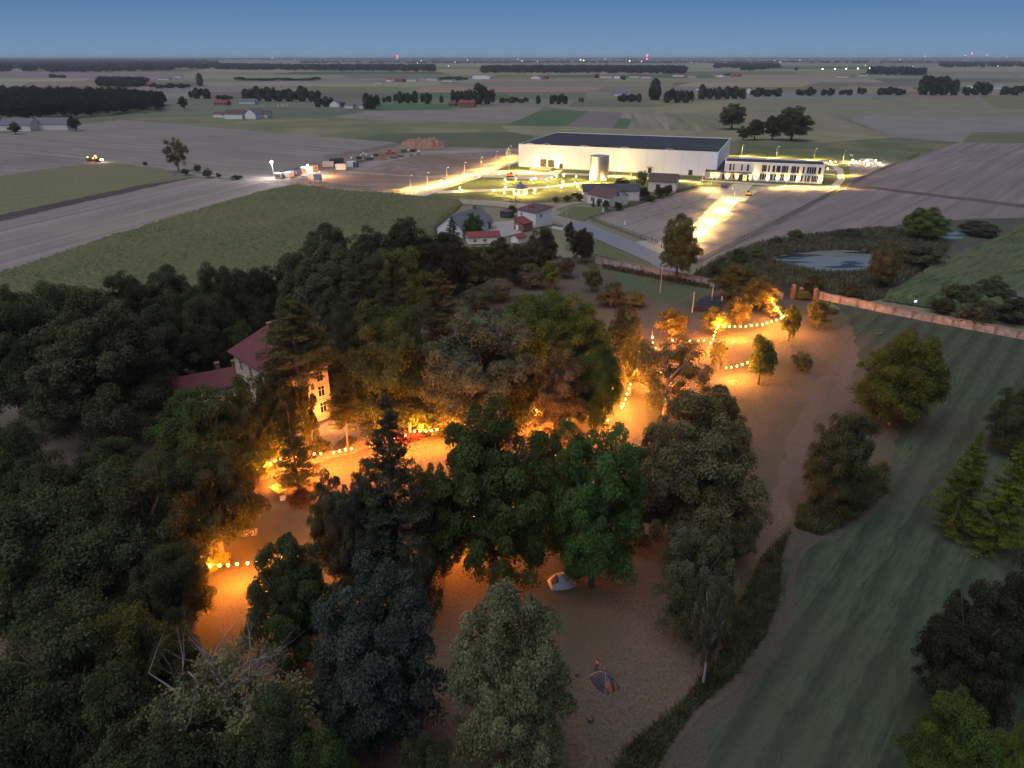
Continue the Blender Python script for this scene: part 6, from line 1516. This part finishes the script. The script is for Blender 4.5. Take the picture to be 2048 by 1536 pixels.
for nm, cc, px, py, s, lab in ITEMS:
    e = empty(nm, G(px, py), rs_.uniform(-.5, .5), lab, nm.replace('_', ' '))
    if nm == 'sand_bag':
        b = MB().lathe([(.45 * s, 0), (.55 * s, .3 * s), (.5 * s, .75 * s), (.2 * s, .9 * s)], n=10).build('sack', SM[cc], e)
        MB().tube((-.3 * s, 0, .85 * s), (0, 0, 1.15 * s), .04).tube((.3 * s, 0, .85 * s), (0, 0, 1.15 * s), .04).build('strap', DSTEEL, e)
    elif nm == 'waste_bin':
        MB().add([(-s * .8, -s * .4, 0), (s * .8, -s * .4, 0), (s * .8, s * .4, 0), (-s * .8, s * .4, 0), (-s, -s * .5, s * .7), (s, -s * .5, s * .7), (s, s * .5, s * .7), (-s, s * .5, s * .7)], [(0, 3, 2, 1), (4, 5, 6, 7), (0, 1, 5, 4), (1, 2, 6, 5), (2, 3, 7, 6), (3, 0, 4, 7)]).build('bin_body', SM[cc], e)
        MB().box(-s * 1.05, s * 1.05, -s * .55, -s * .45, s * .7 + .003, s * .8).box(-s * 1.05, s * 1.05, s * .45, s * .55, s * .7 + .003, s * .8).build('rim', SM[cc], e)
    elif nm == 'fuel_tank':
        MB().tube((-s * .7, 0, s * .6), (s * .7, 0, s * .6), s * .5, n=14).build('tank', SM[cc], e); MB().box(-s * .5, -s * .3, -s * .4, s * .4, 0, s * .2).box(s * .3, s * .5, -s * .4, s * .4, 0, s * .2).build('stand', DSTEEL, e)
    elif nm == 'pallet_stack':
        mb = MB()
        for k in range(6): mb.box(-s * .6, s * .6, -s * .5, s * .5, k * .2 * s / 1.4, (k * .2 + .07) * s / 1.4); mb.box(-s * .55, -s * .4, -s * .5, s * .5, (k * .2 + .072) * s / 1.4, (k * .2 + .198) * s / 1.4); mb.box(s * .4, s * .55, -s * .5, s * .5, (k * .2 + .072) * s / 1.4, (k * .2 + .198) * s / 1.4)
        mb.build('pallets', SM[cc], e)
    else:
        mb = MB()
        for k in range(9): mb.box(-s, s * rs_.uniform(.7, 1.2), (k % 4) * .3 - .6, (k % 4) * .3 - .35, (k // 4) * .27, (k // 4) * .27 + .24)
        mb.build('beams', SM[cc], e)
# earth mound
def mound(px, py, rx, ry, h, m, label, seed, name='earth_mound', cat='mound'):
    rs = np.random.RandomState(seed); n = 36
    gx, gy = np.meshgrid(np.linspace(-1, 1, n), np.linspace(-1, 1, n), indexing='ij')
    r = np.sqrt(gx ** 2 + gy ** 2); z = np.clip(1 - r ** 2.2, 0, 1) ** .8
    nz = rs.normal(0, 1, (n, n)); nz = (nz + np.roll(nz, 1, 0) + np.roll(nz, 1, 1) + np.roll(nz, -1, 0) + np.roll(nz, -1, 1)) / 5
    z = np.minimum(z, .72 + .1 * np.sin(gx * 5)) * h + nz * .28 * h * (z > 0.02)
    V = np.stack([gx * rx, gy * ry, np.maximum(z, -.02)], -1).reshape(-1, 3); idx = np.arange(n * n).reshape(n, n)
    F = np.stack([idx[:-1, :-1], idx[1:, :-1], idx[1:, 1:], idx[:-1, 1:]], -1).reshape(-1, 4)
    o = link(name, npmesh(name, V, F, m), None, G(px, py)); props(o, label, cat); return o
mound(846, 294, 17, 14, 6.2, mat('mound_soil', (.26, .15, .11), 1, .3, .5), 'big heap of reddish earth behind the yard clutter', 1)
# utility boxes and signs
for px, py, s, lab in [(1206, 424, .9, 'small white meter box at the fence corner'), (1250, 450, 1.1, 'white concrete pipe section on the bare plot'), (1137, 467, .8, 'white marker post on the grass by the road')]:
    e = empty('utility_box', G(px, py), .2, lab, 'utility box'); MB().box(-.35 * s, .35 * s, -.25 * s, .25 * s, 0, 1.5 * s).build('cabinet', TWHITE, e); MB().box(-.42 * s, .42 * s, -.32 * s, .32 * s, 1.5 * s + .003, 1.6 * s).build('cap', GREYC, e)
pn = empty('garden_carport', G(1266, 384), .3, 'small white polytunnel roof in the garden by the barn', 'polytunnel')
mb = MB(); 
for k in range(8):
    a0, a1 = PI * k / 8, PI * (k + 1) / 8
    mb.add([(-2.5, math.cos(a0) * 1.8, math.sin(a0) * 1.8 + .5), (2.5, math.cos(a0) * 1.8, math.sin(a0) * 1.8 + .5), (2.5, math.cos(a1) * 1.8, math.sin(a1) * 1.8 + .5), (-2.5, math.cos(a1) * 1.8, math.sin(a1) * 1.8 + .5)], [(0, 1, 2, 3)])
mb.build('cover', TWHITE, pn); MB().tube((-2.5, -1.8, 0), (-2.5, -1.8, .6), .06).tube((2.5, -1.8, 0), (2.5, -1.8, .6), .06).tube((2.5, 1.8, 0), (2.5, 1.8, .6), .06).build('hoops', POLEM, pn)
fs = empty('information_sign', G(1829, 612), 0, 'small glowing white sign on a post at the maize edge', 'sign')
MB().tube((0, 0, 0), (0, 0, 1.2), .04).build('post', POLEM, fs); MB().box(-.35, .35, -.05, .05, 1.0, 1.6).build('sign_panel', emit('sign_glow', (.75, .9, .95), 1.2), fs)
# electricity pole of two legs
ep = empty('wooden_pylon', G(1032, 421), 0, 'two-legged wooden power pole behind the square white house', 'power pole')
MB().tube((-.9, 0, 0), (0, 0, 8.5), .14, .1).tube((.3, 0, 0), (0.02, 0, 9), .14, .1).build('legs', WOOD, ep); MB().tube((-.9, 0, 8.2), (.9, 0, 8.2), .07).build('crossarm', WOOD, ep)
for i, (px, py, h) in enumerate([(858, 388, 6), (829, 392, 7), (641, 369, 5), (1116, 393, 6)]):
    e = empty('utility_pole', G(px, py), 0, ['dark pole at the mouth of the west drive', 'dark pole beside the road before the west drive', 'short dark pole by the site boards', 'thin dark pole by the garden fence'][i], 'pole')
    MB().tube((0, 0, 0), (0, 0, h), .1, .07).build('pole', WOOD, e); MB().tube((-.5, 0, h - .4), (.5, 0, h - .4), .05).build('crossarm', WOOD, e)
# ------------------------------------------------------------------ park objects
# black tarpaulin between posts
PW_ = [(1384, 625, 5.6, 'tall whitewashed post left of the black tarpaulin'), (1423, 603, 4.6, 'whitewashed post behind the black tarpaulin'), (1442, 612, 2.6, 'short whitewashed post right of the black tarpaulin')]
for px, py, h, lab in PW_:
    e = empty('wooden_post', G(px, py), 0, lab, 'post'); MB().tube((0, 0, 0), (0, 0, h), .17, .14, 10).build('post_shaft', mat('white_post', (.42, .38, .33), .9, .35, 5), e); MB().tube((0, 0, h + .003), (0, 0, h + .06), .2, n=10).build('post_cap', WOOD, e)
rp = MB(); a = G(1384, 625) + Vector((0, 0, 5.4)); b = G(1352, 618) + Vector((0, 0, 1.2)); a0 = Vector((a.x, a.y, 0))
rp.tube(a - a0, b - a0, .03, n=5); o = rp.build('guy_rope', mat('orange_rope', (.4, .12, .06), .8), None, a0); props(o, 'orange rope from the tall whitewashed post down to the lit treetop', 'rope')
tp = empty('tarpaulin_shelter', G(1388, 627), 0, 'low shelter under black shiny tarpaulin', 'tarpaulin')
A_ = G(1386, 622); Bq = G(1444, 628); Cq = G(1448, 606); Dq = G(1412, 600); o0 = G(1388, 627)
q = [p - o0 for p in (A_, Bq, Cq, Dq)]
n = 14; gv = []
for i in range(n + 1):
    for j in range(n + 1):
        s, t = i / n, j / n
        p = q[0].lerp(q[1], s).lerp(q[3].lerp(q[2], s), t)
        z = 1.25 + .7 * (1 - abs(2 * t - 1)) - .3 * math.sin(PI * s) + .06 * math.sin(s * 23 + t * 5) + .05 * math.sin(t * 31)
        gv.append((p.x, p.y, z))
gf = [(i * (n + 1) + j, (i + 1) * (n + 1) + j, (i + 1) * (n + 1) + j + 1, i * (n + 1) + j + 1) for i in range(n) for j in range(n)]
TARP = mat('black_tarpaulin', (.018, .02, .028), .28, .3, 2, bump=.3, spec=.6)
MB().add(gv, gf).build('cover', TARP, tp)
mb = MB()
for i in range(4):
    a, b = q[i], q[(i + 1) % 4]; mb.add([(a.x, a.y, .02), (b.x, b.y, .02), (b.x, b.y, 1.2), (a.x, a.y, 1.2)], [(0, 1, 2, 3)])
mb.build('side_skirt', TARP, tp)
# tents
def tent(px, py, rz, L, W, H, m, m2, label, flap=None, extra=None):
    e = empty('tent', G(px, py), rz, label, 'tent'); n = 16; vs = []; cs = []
    for i in range(n + 1):
        for j in range(n + 1):
            s = -1 + 2 * i / n; t = -1 + 2 * j / n
            pinch = 1 - .30 * abs(s) ** 2.2
            z = H * max(0, (1 - abs(s) ** 2.4)) ** .75 * max(0, 1 - abs(t) ** 1.7) ** .8
            vs.append((s * L / 2, t * W / 2 * pinch, z))
    f1 = []; f2 = []
    for i in range(n):
        for j in range(n):
            q_ = (i * (n + 1) + j, (i + 1) * (n + 1) + j, (i + 1) * (n + 1) + j + 1, i * (n + 1) + j + 1)
            (f2 if flap and flap(i, j, n) else f1).append(q_)
    def used(fs):
        ks = sorted({k for q_ in fs for k in q_}); mp = {k: i for i, k in enumerate(ks)}
        return [vs[k] for k in ks], [tuple(mp[k] for k in q_) for q_ in fs]
    MB().add(*used(f1)).build('canopy', m, e, smooth=True)
    if f2: MB().add(*used(f2)).build('door_panel', m2, e, smooth=True)
    pl = MB()
    for sg in (-1, 1):
        pts = [(sg * (-1 + 2 * k / 12) * L / 2 * .92, (-1 + 2 * k / 12) * W / 2 * .75, H * max(0, (1 - abs(-1 + 2 * k / 12) ** 2.2)) ** .8 + .03) for k in range(13)]
        pl.path(pts, [.013] * 13, 4)
    pl.build('tent_poles', POLEM, e)
    g_ = MB()
    for x, y in ((-1, -1), (-1, 1), (1, -1), (1, 1)): g_.tube((x * L * .35, y * W * .33, H * .4), (x * L * .52, y * W * .56, .02), 0.008, n=4)
    g_.build('guy_lines', POLEM, e)
    return e
tent(1124, 1166, .22, 3.4, 2.6, 1.5, mat('grey_tent', (.30, .31, .37), .7, .06, 2), mat('navy_tent', (.025, .03, .06), .7), 'light grey dome tent with dark door under the bright green tree', lambda i, j, n: 1 <= i <= 4 and j >= 3 and j <= 9)
tent(1209, 1364, -1.0, 3.0, 2.4, 1.3, mat('dark_tent', (.035, .04, .06), .6), mat('orange_tent', (.26, .085, .025), .7), 'dark tent with orange panels pitched near the bottom', lambda i, j, n: (i >= 12 and 3 <= j <= 6) or (i >= 13 and 10 <= j <= 13) or (2 <= i <= 3 and 12 <= j <= 14))
fr = empty('camp_chair', G(1225, 1372), .5, 'pale folding frame at the corner of the dark tent', 'folding frame')
MB().box(-.3, .3, -.04, .04, .4, .46).box(-.3, .3, .4, .48, .4, .46).box(-.3, -.24, .045, .395, .4, .46).box(.24, .3, .045, .395, .4, .46).tube((-.27, 0, 0), (-.27, 0, .4), .02).tube((.27, 0, 0), (.27, 0, .4), .02).tube((.27, .44, 0), (.27, .44, .4), .02).tube((-.27, .44, 0), (-.27, .44, .4), .02).build('chair_frame', TWHITE, fr)
bg_ = empty('black_bag', G(1180, 1441), 0, 'black round bag lying alone on the grass at the bottom', 'bag')
MB().lathe([(.22, 0), (.34, .15), (.3, .4), (.1, .52)], n=12).build('bag_body', DSTEEL, bg_); MB().tube((-.1, 0, .5), (.1, 0, .56), .03).build('bag_handle', DSTEEL, bg_)
bg_ = empty('dark_backpack', G(1154, 1352), .6, 'dark backpack on the grass left of the dark tent', 'backpack')
MB().lathe([(.16, 0), (.2, .1), (.17, .4), (.08, .5)], n=10).build('bag_body', DSTEEL, bg_); MB().tube((-.1, -.18, .1), (-.1, -.18, .42), .025).tube((.1, -.18, .1), (.1, -.18, .42), .025).build('strap', DSTEEL, bg_)
# green ping-pong-like table
tb = empty('green_table', G(557, 985), -.7, 'green folding table on the orange lawn', 'table')
MB().box(-1.3, 1.3, -.75, -.01, .72, .78).box(-1.3, 1.3, .01, .75, .72, .78).build('table_top', mat('table_green', (.12, .28, .14), .6, .1, 2), tb)
for x in (-1.1, 1.1):
    for y in (-.6, .6): MB().box(x - .04, x + .04, y - .04, y + .04, 0, .717).build('leg', DSTEEL, tb)
cc_ = empty('white_crate', G(566, 999), .3, 'pale crate with things at the foot of the green table', 'crate')
MB().box(-.4, .4, -.3, .3, 0, .05).box(-.4, .4, -.3, -.26, .053, .5).box(-.4, .4, .26, .3, .053, .5).box(-.4, -.36, -.255, .255, .053, .5).box(.36, .4, -.255, .255, .053, .5).build('crate_box', CREAM, cc_)
bl = empty('picnic_blanket', G(498, 1067), .2, 'pale blanket spread on the orange lawn', 'blanket')
vs = []; 
for i in range(9):
    for j in range(9): vs.append((-1.1 + 2.2 * i / 8, -.8 + 1.6 * j / 8, .14 + .03 * math.sin(i * 1.7 + j)))
MB().add(vs, [(i * 9 + j, (i + 1) * 9 + j, (i + 1) * 9 + j + 1, i * 9 + j + 1) for i in range(8) for j in range(8)]).build('cloth', mat('blanket', (.3, .22, .17), .9), bl)
# lit marquee behind the trees in the centre
mq = empty('white_marquee', G(1120, 760), .3, 'white marquee glimmering through the brownish tree', 'marquee')
MB().add([(-5, -2.5, 2.3), (5, -2.5, 2.3), (5, 2.5, 2.3), (-5, 2.5, 2.3), (-4.2, 0, 3.6), (4.2, 0, 3.6)], [(0, 1, 5, 4), (1, 2, 5), (2, 3, 4, 5), (3, 0, 4), (0, 3, 2, 1)]).build('canopy', TWHITE, mq)
for x in (-4.9, 0, 4.9):
    for y in (-2.4, 2.4): MB().tube((x, y, 0), (x, y, 2.295), .05).build('pole', POLEM, mq)
light('POINT', (0, -4.5, 3.4), 1500, (1, .85, .55), mq, .3)
# stray planks on the lawn
pk = MB().box(-.9, .9, -.08, .08, 0, .08).box(-.4, 1.1, .15, .3, 0, .07).build('plank', WOOD, None, G(1757, 668) + Vector((0, 0, .1)), .2); props(pk, 'pale planks lying on the grass by the broad olive tree', 'planks')
# ------------------------------------------------------------------ person beside the dark tent
def person(px, py, rz, label):
    e = empty('person', G(px, py), rz, label, 'person')
    J = {'pelvis': (0, 0, .92), 'waist': (0, .02, 1.08), 'chest': (0, .08, 1.32), 'neck': (0, .15, 1.50), 'headb': (0, .18, 1.60), 'head': (0, .20, 1.70),
         'hl': (-.10, 0, .88), 'kl': (-.13, .10, .49), 'al': (-.14, .02, .08), 'tl': (-.15, .18, .04), 'hr': (.10, 0, .88), 'kr': (.12, -.02, .48), 'ar': (.13, -.12, .08), 'tr': (.14, .04, .04),
         'sl': (-.19, .08, 1.42), 'el': (-.27, .16, 1.14), 'wl': (-.22, .36, .98), 'sr': (.19, .08, 1.42), 'er': (.27, .2, 1.16), 'wr': (.2, .4, 1.02)}
    RD = {'pelvis': .13, 'waist': .125, 'chest': .14, 'neck': .055, 'headb': .075, 'head': .095, 'hl': .1, 'kl': .062, 'al': .042, 'tl': .035, 'hr': .1, 'kr': .062, 'ar': .042, 'tr': .035, 'sl': .06, 'el': .045, 'wl': .03, 'sr': .06, 'er': .045, 'wr': .03}
    E_ = [('pelvis', 'waist'), ('waist', 'chest'), ('chest', 'neck'), ('neck', 'headb'), ('headb', 'head'), ('pelvis', 'hl'), ('hl', 'kl'), ('kl', 'al'), ('al', 'tl'), ('pelvis', 'hr'), ('hr', 'kr'), ('kr', 'ar'), ('ar', 'tr'), ('chest', 'sl'), ('sl', 'el'), ('el', 'wl'), ('chest', 'sr'), ('sr', 'er'), ('er', 'wr')]
    for s in ('l', 'r'):
        w_ = Vector(J['w' + s]); sx = -1 if s == 'l' else 1
        for k in range(4):
            a = 'f%s%d' % (s, k); J[a] = tuple(w_ + Vector((sx * (k - 1.5) * .022, .09, -.03))); RD[a] = .012; b = a + 'b'; J[b] = tuple(w_ + Vector((sx * (k - 1.5) * .026, .15 - .01 * abs(k - 1), -.07))); RD[b] = .008
            E_ += [('w' + s, a), (a, b)]
        J['th' + s] = tuple(w_ + Vector((-sx * .06, .05, -.01))); RD['th' + s] = .011; E_.append(('w' + s, 'th' + s))
    ks = list(J); me = bpy.data.meshes.new('body'); me.from_pydata([J[k] for k in ks], [(ks.index(a), ks.index(b)) for a, b in E_], [])
    sk = mat('skin', (.45, .27, .2), .6, .05, 2); me.materials.append(sk)
    o = link('body', me, e)
    md = o.modifiers.new('skin', 'SKIN'); md.use_smooth_shade = True
    for v in me.vertices: pass
    if not me.skin_vertices:
        bpy.context.view_layer.objects.active = o
    sv = me.skin_vertices[0].data
    for i, k in enumerate(ks): sv[i].radius = (RD[k], RD[k]); sv[i].use_root = (k == 'pelvis')
    o.modifiers.new('sub', 'SUBSURF').levels = 1
    top = MB().path([(0, .02, .98), (0, .03, 1.1), (0, .08, 1.34), (0, .12, 1.47)], [.165, .165, .175, .09], 12)
    for s in (-1, 1): top.path([(s * .16, .08, 1.43), (s * .275, .18, 1.15), (s * .25, .26, 1.08)], [.085, .07, .062], 8)
    top.build('jacket', mat('pink_red_jacket', (.32, .08, .09), .8, .1, 4), e, smooth=True)
    tr_ = MB().path([(0, 0, 1.0), (0, 0, .86)], [.165, .17], 12)
    for s, kk, aa in ((-1, (-.13, .10, .49), (-.14, .03, .14)), (1, (.12, -.02, .48), (.13, -.11, .14))): tr_.path([(s * .09, 0, .9), kk, aa], [.12, .09, .075], 10)
    tr_.build('trousers', mat('blue_trousers', (.05, .06, .13), .85, .1, 4), e, smooth=True)
    MB().ball((0, .165, 1.74), .118, 12, 1.05).build('hair', mat('brown_hair', (.08, .045, .03), .8, .2, 10), e, smooth=True)
    fc = MB(); 
    for s in (-1, 1): fc.ball((s * .035, .292, 1.72), .012, 6)
    fc.build('eyes', DSTEEL, e); MB().ball((0, .30, 1.695), .017, 6).build('nose', sk, e)
    sh = MB().ball((-.145, .1, .05), .07, 8, .7).ball((-.15, .19, .045), .05, 8, .7).ball((.135, -.05, .05), .07, 8, .7).ball((.14, .05, .045), .05, 8, .7); sh.build('shoes', DSTEEL, e)
    return e
person(1191, 1344, -1.2, 'person in a pinkish red top leaning towards the dark tent')

# ------------------------------------------------------------------ air
hz = MB().box(-26000, 26000, -60, 42000, -1, 75)
hm = bpy.data.materials.new('air_haze'); hm.use_nodes = True
hm.node_tree.nodes.remove(hm.node_tree.nodes['Principled BSDF'])
pv = hm.node_tree.nodes.new('ShaderNodeVolumePrincipled'); pv.inputs['Color'].default_value = (.82, .9, 1, 1); pv.inputs['Density'].default_value = HAZE
hm.node_tree.links.new(pv.outputs[0], hm.node_tree.nodes['Material Output'].inputs['Volume'])
ho = hz.build('haze', hm); ho['kind'] = 'stuff'
